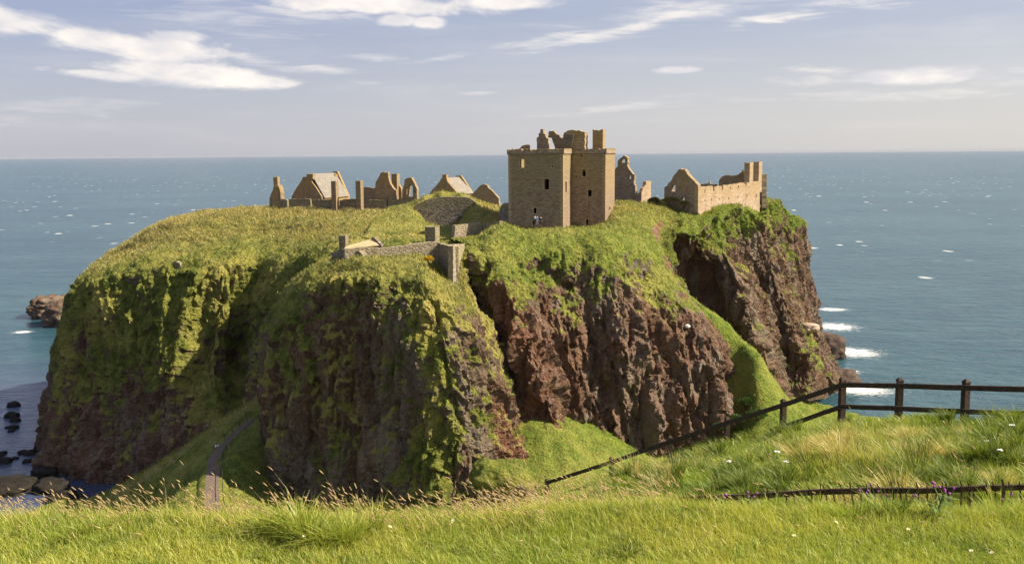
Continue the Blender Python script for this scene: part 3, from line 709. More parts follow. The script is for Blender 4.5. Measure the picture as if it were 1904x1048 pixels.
def wall(name, A, B, outline, thick, mat, holes=(), base=None, sink=2.0, jag=0.12, step=0.5, parent=None, off=0.0):
    a, t, n = plane_xy(A, B)
    pts = []
    for p in outline:
        u, z = on_plane(p[0], p[1], a, t)
        low = base is not None and p[1] >= base
        pts.append((u, z - (sink if low else 0), low or len(p) > 2))
    outer = roughen(pts, step, jag) if jag else [(p[0], p[1]) for p in pts]
    hs = []
    for h in holes:
        if len(h) == 4 and not isinstance(h[0], tuple): h = [(h[0], h[1]), (h[2], h[1]), (h[2], h[3]), (h[0], h[3])]
        hs.append([on_plane(p[0], p[1], a, t) for p in h])
    return slab(name, a, t, n, outer, hs, thick, mat, parent, off)
def zz(ox, oy, sc):
    return lambda *pts: [(ox + p[0] / sc, oy + p[1] / sc) + tuple(p[2:]) for p in pts]
def prism_box(name, c, t, L_, D_, z0, z1, mat, parent=None, top_jag=0.0):
    """upright block: c = near-left corner (x, y), t = direction of its front, L_ long, D_ deep"""
    t = np.asarray(t, float) / np.linalg.norm(t); n = np.array([-t[1], t[0]])
    if n[1] < 0: n = -n
    o = [(0, z0), (L_, z0), (L_, z1)]
    if top_jag:
        k = max(2, int(L_ / .35))
        o += [(L_ * (1 - i / k), z1 - RNG.uniform(0, top_jag)) for i in range(1, k)]
    o += [(0, z1)]
    return slab(name, np.asarray(c, float), t, n, o, [], D_, mat, parent)

# ---- the keep
KP = np.array
tK, nK = KP([.97, -.243]), KP([.243, .97])
def pxY(px, Y): return at(px, 380, Y)[:2]
C0 = pxY(1047, 184); C1 = C0 + 8 * nK; C2 = C1 + 6.62 * tK; C3 = C2 + 12.4 * nK
CL = C0 - 10.35 * tK; CBL = CL + 20.4 * nK
keep = empty('tower_keep', (*(C0 * .5 + CL * .5), 49.3))
tag(keep, 'tall roofless red brown stone tower with broken gables and a square chimney on its wallhead', 'tower')
ZT, ZB = 64.75, 48.2
z3 = zz(930, 230, 4.99)
def face(name, P, Q, px_holes, thick, jag=.10, windows=True):
    t = (Q - P) / np.linalg.norm(Q - P); n = KP([-t[1], t[0]])
    ctr = (C0 + C1 + CBL) / 3
    if n @ (ctr - P) < 0: n = -n
    L_ = np.linalg.norm(Q - P)
    hs = []
    for h in px_holes:
        (x0, y0), (x1, y1) = h[0], h[1]
        u0, zt = on_plane(x0, y0, P, t); u1, zb_ = on_plane(x1, y1, P, t)
        hs.append((min(u0, u1), max(u0, u1), zb_, zt))
    k = int(L_ / .45)
    outer = [(0, ZB), (L_, ZB), (L_, ZT)] + [(L_ * (1 - i / k), ZT + RNG.uniform(-.16, .10)) for i in range(1, k)] + [(0, ZT)]
    holes = [[(a_, b_), (c_, b_), (c_, d_), (a_, d_)] for a_, c_, b_, d_ in hs]
    w_ = slab(name, P, t, n, outer, holes, thick, M_KEEP, keep)
    for a_, c_, b_, d_ in (hs if windows else []):
        s = .14
        o = [(a_ - s, b_ - s), (c_ + s, b_ - s), (c_ + s, d_ + s), (a_ - s, d_ + s)]
        slab('window', P, t, n, o, [[(a_ + .02, b_ + .02), (c_ - .02, b_ + .02), (c_ - .02, d_ - .02), (a_ + .02, d_ - .02)]], 0.4, M_KEEPDR, keep, off=-.03)
    return w_
def hz(*r): return [z3((a_, b_), (c_, d_)) for a_, b_, c_, d_ in r]
face('front_wall', CL, C0, hz((183, 330, 224, 408), (478, 385, 492, 406), (408, 514, 455, 612), (308, 780, 338, 835), (300, 896, 322, 945)), 1.3)
face('side_wall', C0 + 1.3 * nK, C1, hz((604, 535, 617, 640)), 1.2)
face('front_wall', C1, C2, hz((745, 280, 768, 318), (762, 423, 795, 490), (697, 478, 712, 502), (813, 613, 850, 675), (795, 886, 820, 942)), 1.3)
face('side_wall', C2 + 1.3 * nK, C3 - 1.2 * nK, hz((1010, 770, 1022, 800)), 1.3)
face('rear_wall', C3, CBL, [], 1.2)
face('side_wall', CBL - 1.2 * nK, CL + 1.3 * nK, [], 1.2)
# deck added inside to block light so the lower windows look dark
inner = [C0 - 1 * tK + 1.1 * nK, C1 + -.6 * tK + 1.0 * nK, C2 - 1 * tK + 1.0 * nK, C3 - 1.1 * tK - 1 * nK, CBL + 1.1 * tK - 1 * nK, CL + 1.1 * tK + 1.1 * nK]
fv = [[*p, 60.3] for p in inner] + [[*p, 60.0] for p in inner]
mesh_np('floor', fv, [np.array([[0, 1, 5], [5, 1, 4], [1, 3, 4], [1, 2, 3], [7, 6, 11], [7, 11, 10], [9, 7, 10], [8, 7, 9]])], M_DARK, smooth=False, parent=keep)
# corbelled parapet course, broken in places
def parapet(P, Q):
    t = (Q - P) / np.linalg.norm(Q - P); n = KP([-t[1], t[0]])
    if n @ ((C0 + C1 + CBL) / 3 - P) < 0: n = -n
    L_ = np.linalg.norm(Q - P); k = int(L_ / .4)
    o = [(-.22, ZT - .95)]
    for i in range(1, k * 2): o.append((L_ * i / (2 * k), ZT - .95 + (.22 if i % 2 else 0)))
    o += [(L_ + .22, ZT - .95), (L_ + .22, ZT + .05)] + [(L_ * (1 - i / k), ZT + RNG.uniform(-.5, .16)) for i in range(1, k)] + [(-.22, ZT + .05)]
    slab('parapet', P, t, n, o, [], .45, M_RUIN, keep, off=-.24)
for P, Q in ((CL, C0), (C0, C1), (C1, C2), (C2, C3)): parapet(P, Q)
# dressed quoins bonding the outer corners
def quoins(c, d1, d2):
    V, F, U = [], [], []
    z = ZB + 1.0; k = 0
    while z < ZT - 1.0:
        h = RNG.uniform(.30, .40)
        l1, l2 = (.62, .34) if k % 2 else (.34, .62)
        l1 *= RNG.uniform(.85, 1.15); l2 *= RNG.uniform(.85, 1.15)
        o = c - d1 * .03 - d2 * .03
        for zz_ in (z + .012, z + h - .012):
            for p in (o, o + d1 * l1, o + d1 * l1 + d2 * l2, o + d2 * l2):
                V.append([*p, zz_]); U.append(((p - c) @ d1 + (p - c) @ d2 + k * 3.1, zz_, 0))
        b = k * 8
        F += [[b, b + 1, b + 5, b + 4], [b + 1, b + 2, b + 6, b + 5], [b + 2, b + 3, b + 7, b + 6], [b + 3, b, b + 4, b + 7], [b + 4, b + 5, b + 6, b + 7], [b + 3, b + 2, b + 1, b]]
        z += h; k += 1
    o = mesh_np('quoins', V, np.array(F), M_KEEPDR, {'high': np.zeros(len(V))}, smooth=False, parent=keep)
    va = o.data.attributes.new('wuv', 'FLOAT_VECTOR', 'POINT'); va.data.foreach_set('vector', np.array(U, np.float32).ravel())
quoins(C0, -tK, nK); quoins(C2, -tK, nK); quoins(CL, tK, nK)
# ruined gables, cap house and chimney on the wallhead
wall('gable', (995, 190), (1032, 188.5), z3((325, 262, 1), (335, 235, 1), (343, 175), (338, 130), (357, 120), (356, 92), (370, 86), (374, 52), (398, 52), (400, 92), (418, 100), (425, 128), (445, 140), (462, 172), (485, 190), (507, 228, 1), (507, 262, 1)), .9, M_RUIN, base=262, jag=.1, step=.35, parent=keep)
wall('gable', (1018, 196), (1048, 195), z3((445, 132), (447, 90), (455, 67), (500, 69), (524, 98), (547, 105), (552, 128), (585, 130), (592, 240, 1), (512, 240, 1), (488, 172), (478, 134), (460, 128)), .8, M_OCHRE, jag=.1, step=.35, parent=keep)
ch = wall('cap_house', (1046, 192), (1087, 191), z3((583, 240, 1), (585, 108), (600, 78), (640, 62), (722, 63), (760, 74), (786, 82), (784, 240, 1)), 3.4, M_OCHRE, jag=.12, step=.4, parent=keep)
for i in range(8):                                                # stepped stone slates of its broken roof
    y = 92 + i * 15.5
    wall('roof_step', (1046, 191.8 - .07 * i), (1087, 190.8 - .07 * i), z3((603 - i, y), (683 - i * 2.4, y), (683 - i * 2.4, y + 9), (603 - i, y + 9)), .5, M_SLATE, jag=0, parent=ch) if False else None
st = wall('broken_roof', (1046, 191.55), (1087, 190.55), z3((600, 240, 1), (606, 92), (683, 95), (660, 240, 1)), .4, M_KEEP, jag=.05, parent=keep)
for i in range(7):
    y = 100 + i * 18
    o_ = wall('roof_step', (1046, 191.35), (1087, 190.35), z3((604, y), (682 - i * 3, y), (682 - i * 3, y + 7), (604, y + 7)), .35, M_SLATE, jag=0, parent=keep)
def chimney_px(name, pl, pr, py0, z_to, Y, t, depth, mat, parent, jag=.15):
    c = pxY(pl, Y); L_ = (pr - pl) / FPX * Y / abs(t[0]) * np.linalg.norm(t)
    zt = at(pl, py0, Y)[2]
    return prism_box(name, c, t, L_, depth, z_to, zt, mat, parent, jag)
chimney_px('chimney', 1101.5, 1120, 240.5, 62.0, 193.0, tK, 3.0, M_OCHRE, keep, .45)
wall('wallhead_stub', (965, 190), (986, 189.5), z3((175, 262, 1), (178, 232), (200, 205), (225, 198), (266, 196), (270, 262, 1)), .9, M_OCHRE, jag=.08, parent=keep)

# ---- ruined range to the right: gable, long wall, chimneys
z4 = zz(1130, 270, 6.347)
rg = empty('ruined_range', (*pxY(1298, 208), 52))
tag(rg, 'roofless pale stone range with a pointed gable end and twin chimneys', 'ruin')
GA, GB = (1237, 214.4), (1298, 208)
wall('gable_wall', GA, GB, z4((668, 655), (668, 497), (700, 482), (722, 440), (742, 428), (782, 350), (808, 325), (835, 290), (850, 277), (910, 291), (950, 352), (1000, 402), (1050, 458), (1067, 480, 1), (1067, 730), (1000, 695)), 1.0, M_RUIN,
     holes=[z4((750, 475), (798, 472), (800, 547), (752, 547)), z4((866, 615), (905, 612), (907, 668), (868, 668))], base=365, sink=3, jag=.10, step=.4, parent=rg)
LA, LB = (1298.2, 208), (1418, 224)
slits = [(1141, 640, 1149, 660), (1219, 622, 1227, 660), (1312, 622, 1320, 645), (1423, 612, 1431, 638), (1533, 592, 1541, 620), (1640, 585, 1648, 618), (1747, 574, 1757, 620), (1143, 522, 1153, 558), (1448, 482, 1456, 520), (1538, 474, 1548, 508)]
wall('long_wall', LA, LB, z4((1068, 740), (1068, 492, 1), (1082, 482), (1092, 502), (1128, 492), (1240, 482), (1245, 540), (1256, 542), (1258, 490), (1346, 484), (1350, 528), (1360, 528), (1364, 472), (1450, 470), (1535, 455), (1600, 440), (1626, 458), (1634, 492), (1642, 440), (1795, 425, 1), (1797, 660)),
     .9, M_PINK, holes=[z4((a_, b_), (c_, b_), (c_, d_), (a_, d_)) for a_, b_, c_, d_ in slits], base=370, sink=4.5, jag=.08, step=.4, parent=rg)
tl = KP([17.5, 16.0]); tl /= np.linalg.norm(tl)
tg = KP([.737, -.675])
def range_chimney(pl, pr, py0, Y):
    c = pxY(pl, Y)
    prism_box('chimney', c, tg, 1.35, 1.5, 55.0, at(pl, py0, Y)[2], M_PINK, rg, .12)
range_chimney(1382.5, 1396, 302, 221.5)
range_chimney(1399.5, 1412, 300.5, 224.5)
wall('rear_wall', (1330, 226), (1382, 224), z4((1300, 520, 1), (1318, 402), (1350, 366), (1400, 352), (1500, 356), (1545, 342), (1580, 315), (1604, 285), (1612, 520, 1)), .9, M_OCHRE, jag=.1, step=.5, parent=rg)
wall('rear_wall', (1413, 228), (1418, 226), z4((1793, 640), (1795, 342), (1826, 345), (1824, 640)), 1.0, M_RUIN, base=365, jag=.08, parent=rg)
wall('inner_wall', (1296, 224), (1340, 222), z4((1070, 540, 1), (1072, 470), (1110, 455), (1190, 452), (1195, 425), (1205, 428), (1206, 460), (1300, 462), (1305, 540, 1)), .8, M_RUIN, jag=.1, parent=rg)

# ---- ruined chapel right of the keep
cpl = wall('chapel_gable', (1136, 220), (1193, 216), z4((40, 645), (45, 330), (72, 300), (95, 272), (116, 250), (119, 185), (150, 152), (195, 122), (235, 150), (233, 245), (252, 285), (300, 343), (318, 345), (312, 400), (306, 460), (325, 472), (326, 568), (396, 566), (400, 645)), .9, M_RUIN,
     holes=[z4((152, 205), (160, 170), (178, 158), (204, 172), (206, 208)), z4((244, 360), (274, 358), (276, 402), (246, 402))], base=370, sink=2.5, jag=.09, step=.4)
tag(cpl, 'ruined gable with a broken bellcote and a small square window, just right of the keep', 'ruin')
cw = wall('ruined_wall', (1192.5, 216), (1211, 219), z4((399, 655), (400, 562), (424, 502), (450, 468), (453, 428), (496, 422), (511, 428), (512, 655)), .8, M_PINK, base=370, sink=2.5, jag=.08, step=.4)
tag(cw, 'stepped sunlit fragment of wall between the bellcote gable and the pointed gable', 'ruin', 'loose wall fragments')

# ---- ruins on the left skyline
z1 = zz(480, 300, 7.933); z2 = zz(480, 290, 3.967)
cg = empty('chimney_gable', (*pxY(513, 236), 52)); tag(cg, 'narrow gable end crowned by one tall chimney, farthest left on the skyline', 'ruin')
wall('gable_wall', (500, 237), (520, 235), z1((165, 690), (166, 562), (182, 500), (215, 420), (232, 355), (296, 352), (320, 420), (330, 480), (335, 690)), 1.2, M_OCHRE, base=385, jag=.08, step=.4, parent=cg)
wall('side_wall', (518.5, 235), (528, 238), z1((300, 690), (296, 360), (326, 362), (345, 430), (375, 490), (380, 560), (382, 690)), 0.9, M_OCHRE, base=385, jag=.06, parent=cg)
chimney_px('chimney', 510, 518, 329, 56.5, 235.6, KP([.94, -.2]), 1.2, M_OCHRE, cg, .05)
low = [((165, 235), [(300, 690), (305, 568), (350, 555), (400, 562), (426, 575), (430, 690)]),
       ((165, 235), [(440, 690), (445, 565), (500, 552), (620, 556), (700, 550), (770, 560), (780, 690)]),
       ((165, 235), [(800, 690), (805, 572), (870, 560), (1000, 566), (1080, 558), (1140, 566), (1148, 690)]),
       ((165, 235), [(1195, 690), (1198, 580), (1260, 560), (1400, 552), (1490, 568), (1522, 600), (1525, 690)]),
       ((165, 235), [(1560, 690), (1565, 580), (1640, 565), (1760, 572), (1900, 566), (1905, 690)])]
lows = ['short stub of low wall beside the chimney gable', 'low dark wall below the gable end of the larger roofed house', 'low dark wall in front of the grey roof of the larger house',
        'low grass topped wall between the two square stone stacks', 'low wall right of the second square stack']
for (ya, ol), lb in zip(low, lows):
    p0, p1 = z1(ol[0])[0][0], z1(ol[-1])[0][0]
    o = wall('low_wall', (p0, 232), (p1, 231.2), z1(*ol), .8, M_RUBBLE, base=386, sink=3, jag=.07, step=.5)
    tag(o, lb, 'wall', 'low walls along the grassy crest')
o = wall('low_wall', (720, 231), (769, 230), z2((955, 375), (958, 325), (1040, 318), (1130, 322), (1145, 332), (1146, 375)), .8, M_RUBBLE, base=383, sink=3, jag=.07); tag(o, 'low wall just left of the curved retaining wall', 'wall', 'low walls along the grassy crest')
def stack(pl, pr, py, Y, lb):
    t = KP([.93, -.36]); L_ = (pr - pl) / FPX * Y * .8
    o = prism_box('stone_stack', pxY(pl, Y), t, L_, L_ * 1.0, 48.5, at(pl, py, Y)[2], M_KEEP, None, .05)
    tag(o, lb, 'chimney', 'free standing square stacks')
stack(616.5, 629, 336.5, 229, 'square stone stack standing in front of the grey house roof')
stack(662, 675, 336, 229, 'square stone stack standing alone right of the roofed house')
# roofed house
def house(name, label, g_out, GA, GB, ridge, eave, length_v, Ywall, roof_mat, chs, z0, gmat):
    """gable end given by photo outline on its plane, roof running back along length_v"""
    root = empty(name, (*pxY(*GB), z0 + 2)); tag(root, label, 'house')
    wall('gable_wall', GA, GB, g_out, .8, gmat, base=max(p[1] for p in g_out) - 4, sink=3, jag=.05, step=.6, parent=root)
    a, t, n = plane_xy(GA, GB)
    u_r, z_r = on_plane(*ridge, a, t); u_e, z_e = on_plane(*eave, a, t)
    u_l = 2 * u_r - u_e
    lv = np.array(length_v, float); Lh = np.linalg.norm(lv); lv /= Lh
    def pt(u, z, s): return np.array([*(a + u * t + lv * s), z])
    def roof(ua, za, ub, zb):
        nrm = np.cross(pt(ub, zb, 0) - pt(ua, za, 0), [*lv, 0]); nrm /= np.linalg.norm(nrm)
        if nrm[2] < 0: nrm = -nrm
        V = []; U = []
        for o_ in (0.02, .22):
            for (uu, z_, s) in ((ua, za, .5), (ub, zb, .5), (ub, zb, Lh), (ua, za, Lh)):
                V.append(pt(uu, z_, s) + nrm * o_); U.append((s, z_, 0))
        F = np.array([[0, 1, 2, 3], [7, 6, 5, 4], [0, 4, 5, 1], [1, 5, 6, 2], [2, 6, 7, 3], [3, 7, 4, 0]])
        o = mesh_np('roof', V, F, roof_mat, {'high': [0.3] * 8}, smooth=False, parent=root)
        va = o.data.attributes.new('wuv', 'FLOAT_VECTOR', 'POINT'); va.data.foreach_set('vector', np.array(U, np.float32).ravel())
        return o
    rf = roof(u_r, z_r, u_e + .15, z_e - .15); roof(u_r, z_r, u_l - .15, z_e - .15)
    # side walls, far gable
    for uu in (u_e - .75, u_l):
        sw = slab('side_wall', np.array(pt(uu, 0, .5)[:2]), lv, t, [(0, z0 - 3), (Lh - .5, z0 - 3), (Lh - .5, z_e), (0, z_e)], [], .75, gmat, root)
    slab('gable_wall', pt(0, 0, Lh)[:2], t, lv, [(u_l, z0 - 3), (u_e, z0 - 3), (u_e, z_e), (u_r + .6, z_r + .5), (u_r - .6, z_r + .5), (u_l, z_e)], [], .8, gmat, root)
    for s, zt, w_ in chs:
        prism_box('chimney', pt(u_r - w_ / 2, 0, s)[:2], t, w_, .9, z_r - 1.2, zt, gmat, root, .05)
    return root, (a, t, lv, pt, u_r, z_r, u_e, z_e)
zr = lambda py, Y: at(900, py, Y)[2]
h1, hd = house('roofed_house', 'roofed stone house with ochre gable and pale grey stone roof between two chimneys', z1((490, 640), (492, 520), (560, 400), (640, 280), (658, 230), (770, 230), (790, 300), (860, 400), (935, 520), (940, 640)),
      (540.5, 240), (598, 235.5), (575.5, 324), (600, 368), (4.4, 9.6), 0, M_SLATE, [(.05, 59.6, 1.9), (9.5, 59.4, 1.6)], 50.5, M_OCHRE)
# ruins between the stacks and the retaining wall
rw = wall('ruined_wall', (674, 236), (712, 235), z2((775, 330), (778, 232), (800, 228), (840, 236), (868, 234), (880, 300), (960, 290), (965, 330)), .8, M_RUIN, base=371, sink=2.5, jag=.08); tag(rw, 'low ragged wall joining the second square stack to the ragged tall gable', 'ruin', 'loose wall fragments')
rgab = wall('ruined_gable', (696, 234), (736, 232), z2((850, 330), (864, 255), (866, 192), (892, 152), (908, 122), (956, 120), (962, 165), (970, 195), (992, 232), (1012, 256), (1012, 330)), .9, M_OCHRE, base=371, sink=2.5, jag=.09, step=.4); tag(rgab, 'ragged tall gable with an orange lichened broken top, left of the slim chimney', 'ruin', 'ruined gables on the left skyline')
rch = empty('ruined_chimney', (*pxY(734, 236), 53)); tag(rch, 'slim square chimney standing between the ragged gable and the arched gable', 'chimney')
chimney_px('stack', 729.2, 739.5, 323, 52, 236, KP([.93, -.36]), 1.5, M_RUIN, rch, .05)
wall('shoulder', (728, 237), (748, 236), z2((985, 330), (988, 235), (1030, 200), (1055, 240), (1062, 330)), .8, M_OCHRE, base=371, jag=.06, parent=rch)
arg = wall('ruined_gable', (746, 232), (776, 230), z2((1058, 325), (1062, 252), (1078, 205), (1080, 172), (1105, 162), (1132, 161), (1146, 190), (1170, 240), (1173, 325)), .8, M_OCHRE, holes=[z2((1084, 285), (1086, 232), (1098, 230), (1100, 285)), z2((1108, 300), (1112, 222), (1128, 208), (1140, 222), (1142, 300)), z2((1150, 250), (1158, 248), (1160, 270), (1150, 272))], base=371, sink=2.5, jag=.07, step=.4)
tag(arg, 'rounded orange gable pierced by a tall doorway and narrow openings', 'ruin', 'ruined gables on the left skyline')
h2, hd2 = house('roofed_house', 'small stone house with one chimney and steep grey roof above the curved wall', z2((1266, 300), (1268, 268), (1310, 222), (1340, 188), (1350, 165), (1388, 165), (1400, 195), (1440, 240), (1475, 280), (1476, 300)),
      (799.5, 236), (851, 232), (826, 332), (852, 362), (3.0, 8.0), 0, M_SLATE, [(.02, zr(323.5, 236), 1.15)], 51.2, M_OCHRE)
g3 = wall('ruined_gable', (871, 226), (929, 223), z2((1552, 372), (1556, 302), (1600, 258), (1640, 214), (1665, 207), (1690, 216), (1692, 228), (1735, 268), (1775, 312), (1779, 372)), .8, M_RUIN, base=381, sink=2.5, jag=.06, step=.5); tag(g3, 'plain low gable with a blunt top standing left of the keep', 'ruin', 'ruined gables on the left skyline')
lens = wall('retaining_wall', (764, 205), (886, 205), z2((1136, 388), (1165, 362), (1200, 342), (1250, 322), (1300, 311), (1380, 303), (1450, 301), (1520, 304), (1562, 312), (1590, 330), (1602, 346), (1592, 372), (1540, 415), (1500, 446), (1460, 484), (1420, 512), (1370, 524), (1330, 525), (1290, 510), (1240, 478), (1190, 435)), 1.5, M_RUBBLE, jag=.06, step=.6)
tag(lens, 'dark curved retaining wall under a cap of grass, left of the keep', 'wall')
st_ = wall('ruined_wall', (927, 192), (947, 189), z2((1774, 500), (1778, 402), (1790, 372), (1812, 346), (1850, 350), (1852, 500)), 1.0, M_RUBBLE, base=414, sink=2, jag=.08); tag(st_, 'dark stub of rubble wall leaning against the left side of the keep', 'ruin', 'loose wall fragments')
# wall below the bank: sunlit front painted paler, shaded return painted darker
pw = empty('entrance_wall', (*pxY(894, 183), 48)); tag(pw, 'short pale sunlit wall with a shaded return, on the grass left of the keep', 'wall')
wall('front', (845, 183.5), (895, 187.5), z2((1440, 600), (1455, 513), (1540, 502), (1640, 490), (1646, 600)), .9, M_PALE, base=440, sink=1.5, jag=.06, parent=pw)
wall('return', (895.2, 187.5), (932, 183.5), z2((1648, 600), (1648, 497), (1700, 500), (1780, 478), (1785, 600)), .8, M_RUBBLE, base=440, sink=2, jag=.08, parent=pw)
bk = prism_box('stone_block', pxY(789.5, 168), KP([.96, -.28]), 1.8, 2.2, 45, at(789, 421, 168)[2], M_RUBBLE, None, .12); tag(bk, 'square dark block of masonry standing behind the right end of the gatehouse wall', 'ruin')
# ---- gatehouse: long rubble wall, buttressed end, chimney and low roof
gh = empty('gatehouse', (*pxY(815, 158), 45)); tag(gh, 'ruined gatehouse of rubble with one chimney and a low tan roof on the promontory edge', 'ruin')
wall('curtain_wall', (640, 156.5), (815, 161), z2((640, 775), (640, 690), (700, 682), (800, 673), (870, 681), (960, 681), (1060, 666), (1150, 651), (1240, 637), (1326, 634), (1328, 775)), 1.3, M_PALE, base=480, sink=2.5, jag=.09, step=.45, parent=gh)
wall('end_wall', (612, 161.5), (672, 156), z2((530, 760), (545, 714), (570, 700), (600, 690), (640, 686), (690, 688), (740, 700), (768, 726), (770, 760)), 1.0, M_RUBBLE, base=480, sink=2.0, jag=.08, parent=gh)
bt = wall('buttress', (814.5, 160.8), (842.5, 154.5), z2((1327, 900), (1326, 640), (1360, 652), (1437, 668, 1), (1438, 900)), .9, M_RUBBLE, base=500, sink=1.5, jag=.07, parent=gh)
wall('buttress', (842.6, 154.5), (865, 158.5), z2((1438, 900), (1438, 665, 1), (1450, 652), (1524, 648), (1522, 680), (1500, 745), (1485, 800), (1468, 868), (1460, 900)), .9, M_PALE, base=505, sink=1.5, jag=.08, parent=gh)  # sunlit face painted lighter than the shaded face beside it
chimney_px('chimney', 628, 641, 437.5, 44.5, 163.5, KP([.95, -.3]), 1.1, M_RUBBLE, gh, .06)
def gh_roof():
    p = [at(641, 458, 163.5), at(692, 443.5, 167), at(705, 456, 163), at(641, 462.5, 162.3)]
    q = [at(641, 452, 170), at(692, 443, 168.2)]
    V = [*p]; V += [x + np.array([0, .25, -.25]) for x in p]
    F = np.array([[0, 3, 2, 1], [4, 5, 6, 7], [0, 1, 5, 4], [1, 2, 6, 5], [2, 3, 7, 6], [3, 0, 4, 7]])
    o = mesh_np('roof', V, F, M_MOSSR, {'high': [.4] * 8}, smooth=False, parent=gh)
    U = [(x[0], x[2] * 1.4, 0) for x in V]
    va = o.data.attributes.new('wuv', 'FLOAT_VECTOR', 'POINT'); va.data.foreach_set('vector', np.array(U, np.float32).ravel())
    wall('coping', (690, 166.9), (708, 162.9), [(691, 441), (695, 441), (709, 456), (709, 466), (704, 466), (692, 446)], .5, M_RUBBLE, jag=.04, parent=gh)
gh_roof()
for k, (X, Y_) in enumerate([((322, 504), 198)]):
    o = wall('masonry_fragment', (319, 198.4), (336, 197.2), [(320, 512), (320, 489), (325, 486), (334, 489), (338, 505), (332, 512)], 1.2, M_RUBBLE, jag=.1); tag(o, 'lone chunk of grey masonry half buried in the grassy slope on the left', 'ruin', 'loose wall fragments')
# ------------------------------------------------------------------ timber fence along the edge
def make_wood():
    m, w = material('weathered_timber')
    co = w.n('ShaderNodeTexCoord').outputs['Object']
    gr = w.noise(w.mapv(co, (2, 2, 2)), 9.0, 6, 0.7); st = w.noise(co, 40.0, 3, 0.6)
    c = w.mix(w.ramp(gr, 0.3, 0.7), (0.026, 0.017, 0.012), (0.075, 0.049, 0.033))
    c = w.mix(w.ramp(gr, 0.62, 0.8, 0, .6), c, (0.13, 0.115, 0.085))
    b = w.n('ShaderNodeBump', {'Strength': 0.5, 'Distance': 0.006, 'Height': st})
    p = w.n('ShaderNodeBsdfPrincipled', {'Base Color': c, 'Roughness': 0.8, 'Specular IOR Level': 0.25, 'Normal': b.outputs[0]})
    w.n('ShaderNodeOutputMaterial', {0: p.outputs[0]})
    return m
M_WOOD = make_wood()
def beam(name, A, B, w_, h_, mat, parent, bev=.008, sub=6, wob=.004):
    """squared timber from A to B, slightly bevelled and uneven, w_ across, h_ high"""
    A, B = np.asarray(A, float), np.asarray(B, float)
    t = (B - A); L_ = np.linalg.norm(t); t /= L_
    up = np.array([0, 0, 1.0]) if abs(t[2]) < .9 else np.array([0, 1.0, 0])
    s = np.cross(t, up); s /= np.linalg.norm(s); u = np.cross(s, t)
    hw, hh, b = w_ / 2, h_ / 2, bev
    prof_ = [(-hw + b, -hh), (hw - b, -hh), (hw, -hh + b), (hw, hh - b), (hw - b, hh), (-hw + b, hh), (-hw, hh - b), (-hw, -hh + b)]
    V = []
    for i in range(sub + 1):
        c = A + t * L_ * i / sub
        j1, j2 = RNG.uniform(-wob, wob), RNG.uniform(-wob, wob)
        for x, y in prof_: V.append(c + s * (x + j1) + u * (y + j2))
    F = [[i * 8 + k, i * 8 + (k + 1) % 8, (i + 1) * 8 + (k + 1) % 8, (i + 1) * 8 + k] for i in range(sub) for k in range(8)]
    n0, n1 = 0, sub * 8
    F += [[n0 + 3, n0 + 2, n0 + 1, n0], [n0 + 7, n0 + 4, n0 + 3, n0], [n0 + 7, n0 + 6, n0 + 5, n0 + 4], [n1, n1 + 1, n1 + 2, n1 + 3], [n1, n1 + 3, n1 + 4, n1 + 7], [n1 + 4, n1 + 5, n1 + 6, n1 + 7]]
    F = np.array(F)
    return mesh_np(name, V, F, mat, smooth=False, parent=parent)
def post(parent, base, top, w_):
    """square post with a weathered pyramid cap"""
    b = np.asarray(base, float); h = top - b[2]; a = w_ / 2
    ang = RNG.uniform(-.12, .12); ca, sa = math.cos(ang + .2), math.sin(ang + .2)
    V = []
    for z, k in ((0, 1), (h * .5, .98), (h - .13, 1), (h - .12, .86), (h - .085, .86), (h - .08, 1.02), (h - .045, .98), (h, .35)):
        jx, jy = RNG.uniform(-.004, .004), RNG.uniform(-.004, .004)
        for x, y in ((-1, -1), (1, -1), (1, 1), (-1, 1)):
            X, Y_ = x * a * k, y * a * k
            V.append(b + np.array([X * ca - Y_ * sa + jx, X * sa + Y_ * ca + jy, z]))
    n = 8
    F = [[i * 4 + k, i * 4 + (k + 1) % 4, (i + 1) * 4 + (k + 1) % 4, (i + 1) * 4 + k] for i in range(n - 1) for k in range(4)] + [[28, 29, 30, 31], [3, 2, 1, 0]]
    return mesh_np('post', V, np.array(F), M_WOOD, smooth=False, parent=parent)
# (px, top py, rail py, Y)
FP = [(1017, 889, 897, 30.0), (1137, 848, 858.5, 28.0), (1246, 809, 820.5, 26.0), (1352, 774, 786, 24.2), (1457, 741, 752.5, 22.6), (1567, 701, 715, 21.0)]
FR = [(1567, 701, 715, 21.0), (1673.5, 702, 717, 20.2), (1797, 704.5, 720.5, 19.2), (1935, 709, 724, 18.4), (2090, 714, 728, 17.8), (2260, 720, 733, 17.2), (2450, 727, 739, 16.6), (2650, 734, 746, 16.0)]
fence = empty('timber_fence', (*at(1567, 785, 21)[:2], 58.2))
tag(fence, 'dark weathered post and rail fence running downhill and along the cliff edge', 'fence')
allp = FP + FR[1:]
for px, pt_, pr, Y in allp:
    top = at(px, pt_, Y); g = float(meadow_h(np.array([top[0]]), np.array([Y]))[0])
    post(fence, [top[0], Y, min(g, top[2] - .6) - .4], top[2], 0.122 if Y < 22 else .115)
for seq in (FP, FR):
    for (a_, b_) in zip(seq[:-1], seq[1:]):
        pa, pb = at(a_[0], a_[2], a_[3] - .11), at(b_[0], b_[2], b_[3] - .11)
        beam('rail', pa, pb, .045, .108, M_WOOD, fence)
        dz = np.array([0, 0, -.52])
        beam('rail', pa + dz * (1.0 if a_[3] > 22 else .92), pb + dz * (1.0 if b_[3] > 22 else .92), 0.045, .10, M_WOOD, fence)
